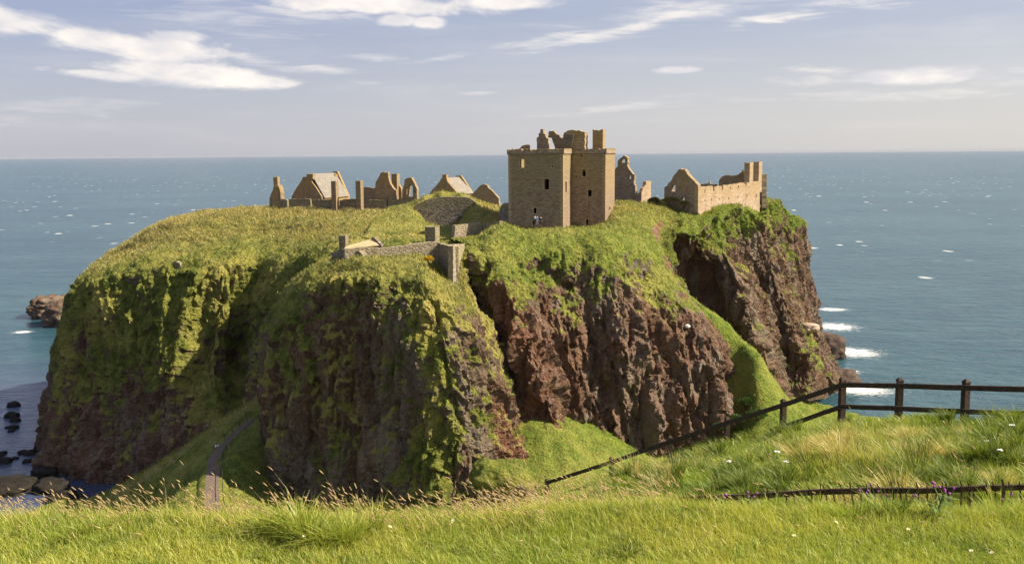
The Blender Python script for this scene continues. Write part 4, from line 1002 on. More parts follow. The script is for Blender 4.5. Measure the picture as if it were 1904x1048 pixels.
# ------------------------------------------------------------------ rusty spiked railing in the dip
M_RUST = simple_mat('rusted_iron', (0.055, 0.032, 0.02), 0.75, .004, .35, .5, 14)
rail = empty('spiked_railing', at(1650, 935, 7.6)); tag(rail, 'low rusty iron railing with a row of short curved spikes, half hidden in grass', 'railing')
RP = [(1260, 928, 8.3), (1400, 922, 8.0), (1510, 914, 7.8), (1620, 911, 7.65), (1720, 911, 7.6), (1820, 907, 7.55), (1980, 903, 7.5)]
RW = np.array([at(*p) for p in RP])
for a_, b_ in zip(RW[:-1], RW[1:]): beam('rail', a_, b_ + (b_ - a_) * .004, .022, .048, M_RUST, rail, .004, 5, .002)
def spike(p, h, lean, curl, w_):
    V = []
    nseg = 5
    d = np.array([lean, RNG.uniform(-.03, .03), 0])
    for i in range(nseg + 1):
        f = i / nseg
        c = p + np.array([0, -.02, -.16]) + np.array([0, 0, (h + .16) * f]) + d * f * .25 + np.array([-curl * max(0, f - .55) ** 2 * 4, 0, 0])
        ww = w_ * (1 - .55 * f)
        for x, y in ((-1, -1), (1, -1), (1, 1), (-1, 1)): V.append(c + np.array([x * ww, y * ww, 0]))
    F = [[i * 4 + k, i * 4 + (k + 1) % 4, (i + 1) * 4 + (k + 1) % 4, (i + 1) * 4 + k] for i in range(nseg) for k in range(4)] + [[20, 21, 22, 23]]
    return mesh_np('spike', V, np.array(F), M_RUST, smooth=False, parent=rail)
sx = 1428.0
while sx < 1930:
    i = np.searchsorted([p[0] for p in RP], sx) - 1
    f = (sx - RP[i][0]) / (RP[i + 1][0] - RP[i][0])
    p = RW[i] * (1 - f) + RW[i + 1] * f
    big = abs(sx - 1860) < 8
    spike(p, RNG.uniform(.05, .085) + (.02 if big else 0), RNG.uniform(-.25, .05), RNG.uniform(.0, .05), .0075 if not big else .014)
    sx += RNG.uniform(13, 18)

# ------------------------------------------------------------------ path, steps, handrails on the neck
def ground_z(x, y): return float(G_F(np.array([x]), np.array([y]))[0])
M_PATH = simple_mat('path_tarmac', (0.14, 0.105, 0.085), 0.9, .02, .15, .25, 3)
M_STEP = simple_mat('timber_and_gravel_steps', (0.17, 0.13, 0.105), 0.9, .02, .15, .3, 3)
M_IRON = simple_mat('dark_railing_iron', (0.025, 0.022, 0.02), 0.6, None, .3, .3, 5)
PC = [(398, 1000, 121), (395, 945, 132), (394, 915, 138), (396, 880, 146), (399, 850, 153), (411, 832, 158)]
PW_ = [1.5, 1.5, 1.4, 1.35, 1.25, 1.1]
cen = np.array([at(*p) for p in PC]); cen = catmull(cen, [8] * 5); hw_ = np.interp(np.linspace(0, 5, len(cen)), range(6), PW_)
V = []
for c, h in zip(cen, hw_):
    for k in np.linspace(-1, 1, 5): V.append([c[0] + h * k, c[1], c[2] + .06 - .05 * k * k])
path = mesh_np('path', V, grid_faces(len(cen), 5), M_PATH); tag(path, kind='structure')
# lower the slope sheet cannot be known exactly here, so the path is laid on a low embankment skirt of its own
V2 = []
for c, h in zip(cen, hw_):
    for k, dz in ((-1.7, -.9), (-1.02, .03), (1.02, .03), (1.7, -.9)): V2.append([c[0] + h * k, c[1], c[2] + dz])
vb = mesh_np('path_verge', V2, grid_faces(len(cen), 4), M_CLIFF, {'grass': np.ones(len(V2)), 'red': np.zeros(len(V2)), 'dry': np.zeros(len(V2)), 'lush': np.full(len(V2), .3)}); tag(vb, kind='structure')
steps = empty('path_steps', at(412, 836, 158)); tag(steps, 'flight of pale steps climbing from the top of the tarmac path', 'steps')
S0, S1 = at(416, 833, 158.5), at(470, 780, 171)
NS = 13
sd_ = (S1 - S0); sd_[2] = 0; sd_ /= np.linalg.norm(sd_); ss_ = np.array([sd_[1], -sd_[0], 0])
for k in range(NS):
    f = k / NS; f2 = (k + 1) / NS
    p, q = S0 + (S1 - S0) * f, S0 + (S1 - S0) * f2
    hw = 1.05
    a_, b_ = p - ss_ * hw, p + ss_ * hw; c_, d_ = q + ss_ * hw, q - ss_ * hw
    zt = q[2] + .1
    V = [[*a_[:2], zt - 1.2], [*b_[:2], zt - 1.2], [*c_[:2], zt - 1.2], [*d_[:2], zt - 1.2], [*a_[:2], zt], [*b_[:2], zt], [*c_[:2], zt], [*d_[:2], zt]]
    F = np.array([[0, 1, 5, 4], [1, 2, 6, 5], [2, 3, 7, 6], [3, 0, 4, 7], [4, 5, 6, 7]])
    mesh_np('step', V, F, M_STEP, smooth=False, parent=steps)
def handrail(pts, lb, every=1):
    r = empty('handrail', pts[0]); tag(r, lb, 'handrail')
    pts = [np.asarray(p, float) for p in pts]
    for p in pts: beam('post', p + np.array([0, 0, -.5]), p + np.array([0, 0, 1.05]), .09, .09, M_IRON, r, .01, 2)
    for a_, b_ in zip(pts[:-1], pts[1:]):
        beam('rail', a_ + np.array([0, 0, 1.0]), b_ + np.array([0, 0, 1.0]), .07, .07, M_IRON, r, .01, 2)
handrail([c + np.array([h + .15, 0, .05]) for c, h in zip(cen[2::5], hw_[2::5])], 'thin dark handrail down the right edge of the tarmac path')
handrail([S0 + (S1 - S0) * f + ss_ * 1.15 for f in (0, .25, .5, .75, 1)], 'dark post and rail handrail on the near side of the steps')
handrail([S0 + (S1 - S0) * f - ss_ * 1.15 for f in (0, .25, .5, .75, 1)], 'dark post and rail handrail on the far side of the steps')

# ------------------------------------------------------------------ rocks
def surf_at(px, py, rad=3.0):
    """nearest modelled terrain vertex seen at a photo point"""
    best = None
    for src in TUFT_SRC:
        D = src[0].reshape(-1, 3); x, y = project(D)
        k = np.nonzero((np.abs(x - px) < rad) & (np.abs(y - py) < rad) & (D[:, 1] > 20))[0]
        if len(k):
            j = k[np.argmin(D[k, 1])]
            if best is None or D[j, 1] < best[1]: best = D[j]
    return best
def ico(sub):
    t = (1 + 5 ** .5) / 2
    v = [(-1, t, 0), (1, t, 0), (-1, -t, 0), (1, -t, 0), (0, -1, t), (0, 1, t), (0, -1, -t), (0, 1, -t), (t, 0, -1), (t, 0, 1), (-t, 0, -1), (-t, 0, 1)]
    f = [(0, 11, 5), (0, 5, 1), (0, 1, 7), (0, 7, 10), (0, 10, 11), (1, 5, 9), (5, 11, 4), (11, 10, 2), (10, 7, 6), (7, 1, 8), (3, 9, 4), (3, 4, 2), (3, 2, 6), (3, 6, 8), (3, 8, 9), (4, 9, 5), (2, 4, 11), (6, 2, 10), (8, 6, 7), (9, 8, 1)]
    v = [np.array(x) / np.linalg.norm(x) for x in v]
    for _ in range(sub):
        c = {}; nf = []
        def mid(a, b):
            k = (min(a, b), max(a, b))
            if k not in c:
                m = v[a] + v[b]; v.append(m / np.linalg.norm(m)); c[k] = len(v) - 1
            return c[k]
        for a, b, d in f:
            x, y, z = mid(a, b), mid(b, d), mid(d, a)
            nf += [(a, x, z), (b, y, x), (d, z, y), (x, y, z)]
        f = nf
    return np.array(v), np.array(f)
ICO = {k: ico(k) for k in (1, 2, 3, 4)}
def rock(name, c, r, label, seed, sub=3, grass=-.4, rough=.35, cat='rock', group=None, red=0.2, mat=None, lush=0.):
    v, f = ICO[sub]
    n = v / (np.abs(v) ** 3).sum(1, keepdims=True) ** (1 / 3)             # blocky
    d = 1 + rough * (fbm(v * 1.6 + seed, 4) + .6 * ridged(v * 2.2 + seed, 3) - .2)
    P = n * d[:, None] * np.array(r)
    g = grass + .9 * (v[:, 2]) * (grass > 0) + .3 * fbm(v * 3 + seed, 3)
    root = np.array(c, float)
    o = mesh_np(name, P, f, mat or M_CLIFF, {'grass': g, 'red': np.full(len(v), red), 'dry': np.zeros(len(v)), 'lush': np.full(len(v), lush)})
    o.location = root
    if label: tag(o, label, cat, group)
    return o
M_WETROCK = simple_mat('dark_shore_rock', (0.017, 0.014, 0.011), 0.85, .3, .2, .5, .6)
M_SEAROCK = simple_mat('brown_sea_rock', (0.075, 0.052, 0.040), 0.85, .3, .2, .5, .6)
M_PALEROCK = simple_mat('pale_bare_rock', (0.42, 0.31, 0.24), 0.9, .2, .15, .3, .7)
c = at_z(78, 592, 0); rock('sea_stack', c + [1, 6, 3.2], (7.0, 8, 4.6), 'squat brown sea stack out in the bay, the left one of the joined pair', 3.1, 4, rough=.4, red=.25)
c = at_z(118, 606, 0); rock('sea_stack', c + [1, 6, 3.6], (9.0, 9, 5.4), 'squat brown sea stack with its right side hidden by the headland cliff', 8.4, 4, rough=.4, red=.15)
shore = [(25, 755, 1.5), (22, 775, 1.6), (28, 783, 1.2), (15, 796, .7), (26, 796, 1.1), (21, 802, .7), (42, 843, 1.0), (58, 844, 1.3), (28, 853, .7), (6, 843, .8), (8, 860, 1.4), (51, 859, .9), (78, 832, 1.5), (2, 848, .7)]
for k, (px, py, r) in enumerate(shore):
    rock('shore_rock', at_z(px, py, -.1), (r, r * .9, .75 * r), 'small dark rock breaking the still water of the bay on the left', 20 + k * 1.7, 2, mat=M_WETROCK, group='small rocks in the bay')
c = at_z(15, 915, 0); rock('shore_rock', c + [-1, 1.5, 0], (5.0, 4.5, 2.0), 'broad flat dark rock shelf in the bay at the bottom left', 55.2, 4, mat=M_WETROCK, rough=.25)
for k, (px, py, r, lb) in enumerate([(95, 908, 3.0, 'dark rock at the left foot of the headland, next to a strip of water'), (118, 928, 2.6, 'dark low boulder bank below the headland just above the tall grass'), (86, 880, 2.6, 'dark ragged rock jutting into the bay from the headland foot')]):
    rock('shore_rock', at_z(px, py, .2), (r, r, r * .5), lb, 61 + k * 3.3, 3, mat=M_WETROCK, rough=.45)
c = at_z(1548, 662, 0); rock('shore_rock', c + [-2, 0, 2.0], (5.0, 5.5, 5.0), 'dark sea rock at the right foot of the cliff, amid the white surf', 71.3, 3, rough=.4, mat=M_SEAROCK)
c = at_z(1560, 712, 0); rock('shore_rock', c + [-1, 0, .8], (5.6, 4.0, 3.2), 'low dark rock spit running out behind the corner fence post', 75.9, 3, rough=.4, mat=M_SEAROCK)
c = surf_at(1508, 610, 5) + [0, 0, .5]; rock('boulder', c, (1.8, 1.5, .95), 'pale rounded boulder lodged on a ledge of the right hand cliff', 81.2, 3, mat=M_PALEROCK, rough=.3, cat='boulder')
c = surf_at(1280, 606) + [0, 0, .2]; rock('boulder', c - [0, 0, .15], (.42, .4, .3), 'small white boulder on the rock rib beside the bright grass slope', 83.7, 2, mat=simple_mat('white_stone', (.7, .68, .62), .9, .1, .1, .15, 2), rough=.3, cat='boulder')
c = at(934, 905, 124); rock('boulder', c, (4.1, 3.2, 3.3), 'big mossy boulder at the foot of the promontory, just above the seeding grass', 87.1, 4, grass=.38, rough=.28, cat='boulder', lush=.25)
M_WHITE = simple_mat('white_sacking', (.75, .74, .76), .8, .05, .2, .12, 3)
c = at(391, 838, 155); c[2] = ground_z(c[0], c[1]) + .45; rock('white_bundle', c, (.30, .85, .24), 'longer white bundle lying on the left edge of the tarmac path', 91.5, 2, mat=M_WHITE, rough=.2, cat='bundle')
c = at(403, 820, 160); c[2] = ground_z(c[0], c[1]) + .4; rock('white_bundle', c, (.30, .36, .2), 'shorter white bundle lying at the foot of the steps', 93.5, 2, mat=M_WHITE, rough=.2, cat='bundle')

# ------------------------------------------------------------------ visitors at the foot of the keep
M_SKIN = simple_mat('skin', (.50, .32, .24), .6, None, .3, .1, 20)
def skin_mesh(name, pts, edges, rad, mat, parent, sub=2):
    me = bpy.data.meshes.new(name); me.from_pydata([tuple(p) for p in pts], edges, [])
    o = new_obj(name, me, parent)
    me.materials.append(mat)
    sk = o.modifiers.new('skin', 'SKIN'); sk.use_smooth_shade = True
    for i, r in enumerate(rad):
        sv = me.skin_vertices[0].data[i]
        sv.radius = (r, r) if not isinstance(r, tuple) else r
        sv.use_root = (i == 0)
    ss = o.modifiers.new('subdivision', 'SUBSURF'); ss.levels = ss.render_levels = sub
    return o
def person(px, py, Y, face_dir, label, jacket, trousers, hair, height=1.7, arm=0.0):
    p = at(px, py, Y)
    root = empty('person', p); root.rotation_euler.z = face_dir; tag(root, label, 'person', 'visitors below the keep wall')
    h = height / 1.7
    pts = [(0, 0, .95), (0, 0, 1.12), (0, 0, 1.32), (0, 0, 1.46), (0, 0, 1.55), (0, .02, 1.68),
           (.09, 0, .90), (.10, .01, .50), (.10, -.01, .09), (.10, .14, .04), (-.09, 0, .90), (-.10, .03, .50), (-.10, .02, .09), (-.10, .17, .04),
           (.17, 0, 1.40), (.23, -.02 + arm * .1, 1.14), (.23, .08 + arm, .92 + arm), (.23, .11 + arm, .82 + arm), (-.17, 0, 1.40), (-.23, -.02, 1.14), (-.23, .07, .92), (-.23, .10, .82)]
    ed = [(0, 1), (1, 2), (2, 3), (3, 4), (4, 5), (0, 6), (6, 7), (7, 8), (8, 9), (0, 10), (10, 11), (11, 12), (12, 13), (3, 14), (14, 15), (15, 16), (16, 17), (3, 18), (18, 19), (19, 20), (20, 21)]
    rad = [.12, .12, .13, .09, .055, .095, .085, .06, .042, .04, .085, .06, .042, .04, .055, .042, .034, .035, .055, .042, .034, .035]
    P = [tuple(c * h for c in q) for q in pts]
    skin_mesh('body', P, ed, [r * h for r in rad], M_SKIN, root)
    ji = [0, 1, 2, 3, 14, 15, 16, 18, 19, 20]; jm = {k: i for i, k in enumerate(ji)}
    skin_mesh('jacket', [P[k] for k in ji], [(jm[a], jm[b]) for a, b in ed if a in jm and b in jm], [rad[k] * h + .025 for k in ji], jacket, root)
    ti = [0, 6, 7, 8, 10, 11, 12]; tm = {k: i for i, k in enumerate(ti)}
    skin_mesh('trousers', [P[k] for k in ti], [(tm[a], tm[b]) for a, b in ed if a in tm and b in tm], [rad[k] * h + .02 for k in ti], trousers, root)
    v, f = ICO[2]
    keep_ = v[:, 2] > -.15
    hv = v * np.array([.108, .118, .115]) * h + np.array([0, -.004, 1.70]) * h
    ff = f[keep_[f].all(1)]
    mesh_np('hair', hv + np.array(root.location), ff, hair, parent=root)
    return root
cm = lambda n, c: simple_mat(n, c, .85, None, .2, .12, 9)
M_HAIR = cm('dark_hair', (.03, .02, .015))
person(995, 417.5, 182.3, .6, 'person in a pale grey jacket standing at the tower doorway', cm('grey_jacket', (.42, .45, .50)), cm('navy_trousers', (.03, .06, .16)), M_HAIR, 1.65)
person(999.0, 418, 182.1, -2.4, 'person in a blue jacket and pale trousers by the tower doorway', cm('blue_jacket', (.05, .13, .36)), cm('pale_trousers', (.55, .42, .40)), M_HAIR, 1.6)
person(1005.5, 420, 182.0, -2.8, 'person in dark clothes with a white scarf, right of the doorway pair', cm('black_jacket', (.02, .02, .025)), cm('black_trousers', (.025, .022, .03)), M_HAIR, 1.72)
# ------------------------------------------------------------------ vegetation
vr = np.random.default_rng(21)
def blades(base, h, w_, lean, seg=3, up=None):
    """grass blades: base (n,3), height h, width w_, lean (n,2) horizontal drift of the tip. Returns verts, tri/quad faces, blade index per vertex, height fraction"""
    n = len(base)
    t = np.linspace(0, 1, seg + 1)
    L_ = np.linalg.norm(lean, axis=1, keepdims=True) + 1e-6
    ang = vr.uniform(0, math.pi, n)
    wd = np.stack([np.cos(ang), np.sin(ang), np.zeros(n)], 1)
    V = np.empty((n, 2 * seg + 1, 3), np.float32)
    drop = np.clip((L_[:, 0] / np.maximum(h, 1e-4)) - .45, 0, 1.2) * .45
    for i, ti in enumerate(t):
        c = base.copy()
        c[:, :2] += lean * (ti ** 1.9)
        c[:, 2] += h * (ti * (1 - drop * ti * ti * .8))
        if i < seg:
            ww = (w_ * (1 - .75 * ti ** 1.4) * .5)[:, None]
            V[:, 2 * i] = c - wd * ww; V[:, 2 * i + 1] = c + wd * ww
        else: V[:, 2 * i] = c
    o = (np.arange(n) * (2 * seg + 1))[:, None]
    q = np.concatenate([o + np.array([[2 * i, 2 * i + 1, 2 * i + 3, 2 * i + 2]]) for i in range(seg - 1)]) if seg > 1 else np.zeros((0, 4), int)
    tr = o + np.array([[2 * seg - 2, 2 * seg - 1, 2 * seg]])
    frac = np.tile(np.repeat(t, 2)[:2 * seg + 1], n)
    return V.reshape(-1, 3), q, tr, np.repeat(np.arange(n), 2 * seg + 1), frac
class Bunch:
    def __init__(s): s.V, s.Q, s.T, s.C, s.k = [], [], [], [], 0
    def add(s, V, Q, T, C):
        s.V.append(V); s.Q.append(Q + s.k); s.T.append(T + s.k); s.C.append(C); s.k += len(V)
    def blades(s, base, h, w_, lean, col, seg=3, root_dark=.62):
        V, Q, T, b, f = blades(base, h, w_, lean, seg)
        c = col[b] * (root_dark + (1 - root_dark) * f[:, None] ** .6)  # shade low among the blades painted into their tint
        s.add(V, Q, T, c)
    def build(s, name, mat, parent=None):
        return mesh_np(name, np.concatenate(s.V), [np.concatenate(s.Q), np.concatenate(s.T)], mat, {'tint': np.concatenate(s.C)}, smooth=True, parent=parent)
def mixc(a, b, t): return a * (1 - t[:, None]) + b * t[:, None]
GREEN, DKGREEN, YEL, STRAW, PINK = (np.array(c) for c in ((0.23, 0.32, 0.040), (0.055, 0.10, 0.016), (0.50, 0.49, 0.09), (0.62, 0.49, 0.22), (0.52, 0.34, 0.215)))

# -- tufts over the whole headland and its slopes
tb = Bunch()
for D, N, g, dry, lush, step in TUFT_SRC:
    d, n_, gg, dr, lu = D.reshape(-1, 3), N.reshape(-1, 3), g.ravel(), dry.ravel(), lush.ravel()
    wgt = sstep(gg, .42, .75) * (.5 + .5 * sstep(n_[:, 2], .15, .6)) * (1 + 2.0 * dr)
    wgt[(d[:, 2] < 3)] = 0
    # only what the land shows: facing the viewpoint or on the crest
    area = step * step
    cnt = vr.poisson(np.clip(wgt, 0, 3) * area * 2.6)
    idx = np.repeat(np.arange(len(d)), cnt)
    px, py = project(d[idx]); ok = (px > -80) & (px < 1990) & (py < 960) & (d[idx][:, 1] < 250)
    idx = idx[ok]
    m = len(idx)
    b = d[idx] + vr.normal(0, step * .5, (m, 3)) * [1, 1, 0] + [0, 0, -.06]
    h = vr.uniform(.22, .55, m) * (1 + .7 * dr[idx])
    lean = vr.normal(0, .16, (m, 2)) + np.array([-.14, -.02])
    pat = fbm(d[idx] / 4.0 + 2, 3)
    c = mixc(np.tile(DKGREEN * 1.3, (m, 1)), np.tile(np.array([.33, .31, .062]), (m, 1)), np.clip(.5 + 1.5 * pat + vr.normal(0, .22, m), 0, 1))
    c = mixc(c, np.tile(GREEN * .95, (m, 1)), np.clip(lu[idx] * vr.uniform(.3, 1.1, m), 0, 1))
    c = mixc(c, np.tile(STRAW * .85, (m, 1)), np.clip((dr[idx] + .12) * vr.uniform(0, 1.3, m), 0, .95))
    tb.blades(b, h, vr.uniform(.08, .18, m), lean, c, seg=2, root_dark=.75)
o = tb.build('hill_grass', M_GRASS); tag(o, kind='stuff')

# -- foreground: screen-even sampling of the meadow in (bearing, log distance)
def meadow_pts(n, a0, a1, y0, y1, keepf=None):
    a = vr.uniform(a0, a1, n); y = np.exp(vr.uniform(math.log(y0), math.log(y1), n))
    x = a * y
    if keepf is not None:
        k = keepf(x, y); x, y = x[k], y[k]
    return np.stack([x, y, meadow_h(x, y)], 1)
def pxpy(P): return project(P)
lw = Bunch()
# short turf
P = np.concatenate([meadow_pts(150000, -.60, .60, 3.3, 5.3), meadow_pts(22000, .6, 1.25, 3.0, 5.3), meadow_pts(22000, -1.25, -.6, 3.0, 5.3)]); m = len(P)
pat = fbm(P / .22 + 5, 4, .6); pat2 = fbm(P / .8 + 9, 3)
edge = sstep(P[:, 1], 4.35, 5.1)
h = vr.uniform(.022, .058, m) * (1 + 1.3 * edge * vr.uniform(.3, 1.2, m)) * (1 + .35 * pat)
c = mixc(np.tile(GREEN * 1.15, (m, 1)), np.tile(YEL * 1.1, (m, 1)), np.clip(.55 + .9 * pat2 + .5 * pat + vr.normal(0, .25, m), 0, 1))
c = mixc(c, np.tile(STRAW, (m, 1)), (vr.random(m) < .12) * vr.uniform(.4, .9, m))
c = mixc(c, np.tile(DKGREEN * 1.2, (m, 1)), np.clip(-2.0 * pat - .3, 0, .85))
lean = vr.normal(0, .022, (m, 2)) * (1 + edge)[:, None] + np.array([-.012, 0])
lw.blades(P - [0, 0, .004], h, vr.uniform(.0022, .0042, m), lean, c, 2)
# longer unmown fringe
P = np.concatenate([meadow_pts(42000, -.62, .62, 4.55, 6.6), meadow_pts(12000, .62, 1.25, 4.55, 6.6), meadow_pts(12000, -1.25, -.62, 4.55, 6.6)]); m = len(P)
px, py = pxpy(P)
pat = fbm(P / .3 + 25, 3)
hz = (.032 + .048 * sstep(P[:, 1], 4.6, 5.4)) * (1 + .7 * pat + .15 * vr.normal(0, 1, m))
c = mixc(np.tile(GREEN * 1.05, (m, 1)), np.tile(YEL, (m, 1)), np.clip(.45 + 1.0 * pat + vr.normal(0, .28, m), 0, 1))
c = mixc(c, np.tile(STRAW, (m, 1)), (vr.random(m) < .2) * vr.uniform(.4, 1, m))
c = mixc(c, np.tile(DKGREEN, (m, 1)), np.clip(-1.5 * pat - .2, 0, .8))
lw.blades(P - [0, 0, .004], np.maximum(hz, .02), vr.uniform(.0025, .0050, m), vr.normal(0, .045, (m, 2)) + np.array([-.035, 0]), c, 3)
o = lw.build('lawn_grass', M_GRASS); tag(o, kind='stuff')

# -- rough grass of the dip and the mound by the fence
rg_ = Bunch()
P = np.concatenate([meadow_pts(210000, -.08, .66, 5.6, 31, lambda x, y: x > (-.2 + .03 * y)), meadow_pts(45000, .66, 1.3, 5.6, 26), meadow_pts(25000, -.8, -.05, 6.4, 22)]); m = len(P)
y = P[:, 1]
pat = fbm(P / 1.3 + 2, 3); p2 = fbm(P / .5 + 7, 2); p3 = fbm(P / 3.5 + 14, 2)
h = (.04 + .011 * np.clip(y - 6, 0, 14)) * (1 + .8 * pat + .35 * p2) * vr.uniform(.6, 1.25, m)
c = mixc(np.tile(GREEN, (m, 1)), np.tile(YEL * .95, (m, 1)), np.clip(.22 + 1.1 * p3 + .7 * pat + vr.normal(0, .25, m), 0, 1))
c = mixc(c, np.tile(DKGREEN, (m, 1)), np.clip(-2.0 * p2 - 1.5 * pat + .02, 0, .92))
dryp = fbm(P / 1.7 + 31, 3)
px, py = pxpy(P)
dryb = np.exp(-((px - 1620) / 110) ** 2 - ((py - 850) / 50) ** 2)
c = mixc(c, np.tile(STRAW, (m, 1)), np.clip((sstep(dryp, .25, .55) * .5 + dryb * .55 + .04) * vr.uniform(0, 1.4, m), 0, .95))
ln = vr.normal(0, 1, (m, 2)) * (h * .45)[:, None] + np.stack([-.45 * h, -.12 * h], 1)
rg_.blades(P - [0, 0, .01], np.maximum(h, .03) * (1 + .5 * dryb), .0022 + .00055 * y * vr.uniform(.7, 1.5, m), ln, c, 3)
# clumps of long arching grass
for k in range(420):
    a = vr.uniform(-.02, .64); yy_ = math.exp(vr.uniform(math.log(6.5), math.log(23)))
    if a * yy_ < .6 + .02 * yy_ * 2 or yy_ < 8.6: continue
    r = vr.uniform(.10, .24); n = int(vr.uniform(90, 200))
    ang = vr.uniform(0, 2 * math.pi, n); rr = r * np.sqrt(vr.random(n)) * .6
    x = a * yy_ + rr * np.cos(ang); y_ = yy_ + rr * np.sin(ang)
    b = np.stack([x, y_, meadow_h(x, y_)], 1)
    hh = vr.uniform(.16, .40) * vr.uniform(.6, 1.1, n)
    out = np.stack([np.cos(ang), np.sin(ang)], 1) * (hh * vr.uniform(.3, .9, n))[:, None] + np.array([-.12, 0])
    kind = vr.random()
    qx = project(b.mean(0))[0]
    base_c = STRAW * .9 if (kind < .08 or (abs(qx - 1620) < 100 and kind < .45)) else (DKGREEN * 1.25 if kind < .75 else GREEN * .75)
    c = mixc(np.tile(base_c, (n, 1)), np.tile(YEL, (n, 1)), np.clip(vr.normal(.16, .2, n), 0, 1))
    rg_.blades(b - [0, 0, .02], hh, np.full(n, .003 + .0005 * yy_), out, c, 4)
# weedy growth along the near side of the spiked railing and scattered dark tufts in the turf
for k in range(130):
    weedy = k < 75
    a = vr.uniform(.17, .56) if weedy else vr.uniform(-.55, .56)
    yy_ = vr.uniform(5.0, 6.9) if weedy else vr.uniform(4.3, 5.3)
    r = vr.uniform(.05, .13); n = int(vr.uniform(60, 130))
    ang = vr.uniform(0, 2 * math.pi, n); rr = r * np.sqrt(vr.random(n)) * .8
    x = a * yy_ + rr * np.cos(ang); y_ = yy_ + rr * np.sin(ang)
    b = np.stack([x, y_, meadow_h(x, y_)], 1)
    hh = (vr.uniform(.07, .17) if weedy else vr.uniform(.035, .075)) * vr.uniform(.5, 1.15, n)
    out = np.stack([np.cos(ang), np.sin(ang)], 1) * (hh * vr.uniform(.2, .9, n))[:, None] + np.array([-.03, 0])
    base_c = GREEN * vr.uniform(.8, 1.25) if vr.random() < .6 else DKGREEN * 1.6
    c = mixc(np.tile(base_c, (n, 1)), np.tile(YEL, (n, 1)), np.clip(vr.normal(.15, .2, n), 0, 1))
    rg_.blades(b - [0, 0, .01], hh, vr.uniform(.004, .009, n) if weedy else vr.uniform(.003, .005, n), out, c, 3)
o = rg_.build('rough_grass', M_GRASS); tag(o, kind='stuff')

# -- seeding grasses: thin stalk, fluffy spindle head, bent by the wind towards the left
sg = Bunch()
def seedheads(P, h, hl, hwid, lean, ccol):
    m = len(P)
    V, Q, T, b, f = blades(P, h, np.full(m, .0016) + P[:, 1] * .00012, lean, 3)
    c0 = mixc(np.tile(YEL, (m, 1)), np.tile(STRAW, (m, 1)), vr.uniform(.3, 1, m))
    sg.add(V, Q, T, c0[b])
    tip = V.reshape(m, 7, 3)[:, 6].astype(float); pre = V.reshape(m, 7, 3)[:, 4].astype(float)
    d = tip - pre; d /= np.linalg.norm(d, axis=1, keepdims=True)
    d = d + np.array([-.25, 0, -.12]); d /= np.linalg.norm(d, axis=1, keepdims=True)
    s = np.cross(d, [0, 1, 0]); s /= np.linalg.norm(s, axis=1, keepdims=True); u = np.cross(s, d)
    rings = [(0, .25), (.18, .8), (.45, 1.0), (.75, .7), (1, .12)]
    W = []
    for tt, rr in rings:
        for k in range(5):
            an = 2 * math.pi * k / 5 + tt * 2
            jit = vr.uniform(.65, 1.35, m)[:, None]
            W.append(tip + d * (tt * hl)[:, None] + (s * math.cos(an) + u * math.sin(an)) * (hwid * rr)[:, None] * jit)
    W = np.stack(W, 1).reshape(-1, 3)
    q = np.array([[i * 5 + k, i * 5 + (k + 1) % 5, (i + 1) * 5 + (k + 1) % 5, (i + 1) * 5 + k] for i in range(4) for k in range(5)])
    F = (np.arange(m) * 25)[:, None, None] + q[None]
    cc = np.repeat(ccol, 25, 0) * vr.uniform(.75, 1.2, (m * 25, 1))
    sg.add(W, F.reshape(-1, 4), np.zeros((0, 3), int), cc)
def seed_zone(n, a0, a1, y0, y1, h0, h1, size):
    P = meadow_pts(n, a0, a1, y0, y1); P = P[fbm(P / .45 + 51, 3) > -.12]; m = len(P)
    h = vr.uniform(h0, h1, m) * np.where(vr.random(m) < .12, 1.45, 1) * np.clip(1 + .6 * fbm(P / .35 + 77, 2), .5, 1.5)
    lean = np.stack([-h * vr.uniform(.05, .95, m), vr.normal(0, .2, m) * h], 1)
    cc = mixc(np.tile(PINK, (m, 1)), np.tile(STRAW * .9, (m, 1)), vr.random(m))
    seedheads(P, h, vr.uniform(.028, .05, m) * size, vr.uniform(.0026, .0046, m) * size, lean, cc)
seed_zone(1700, -.56, .05, 4.75, 5.8, .06, .17, .8)
seed_zone(1300, -.05, .18, 5.0, 7.5, .07, .2, .85)
seed_zone(200, .10, .56, 5.2, 8.2, .08, .2, .95)
seed_zone(240, .06, .60, 8, 21, .2, .42, 1.4)
seed_zone(70, -.56, .56, 4.5, 5.0, .06, .12, .8)
o = sg.build('seeding_grass', M_GRASS); tag(o, kind='stuff')

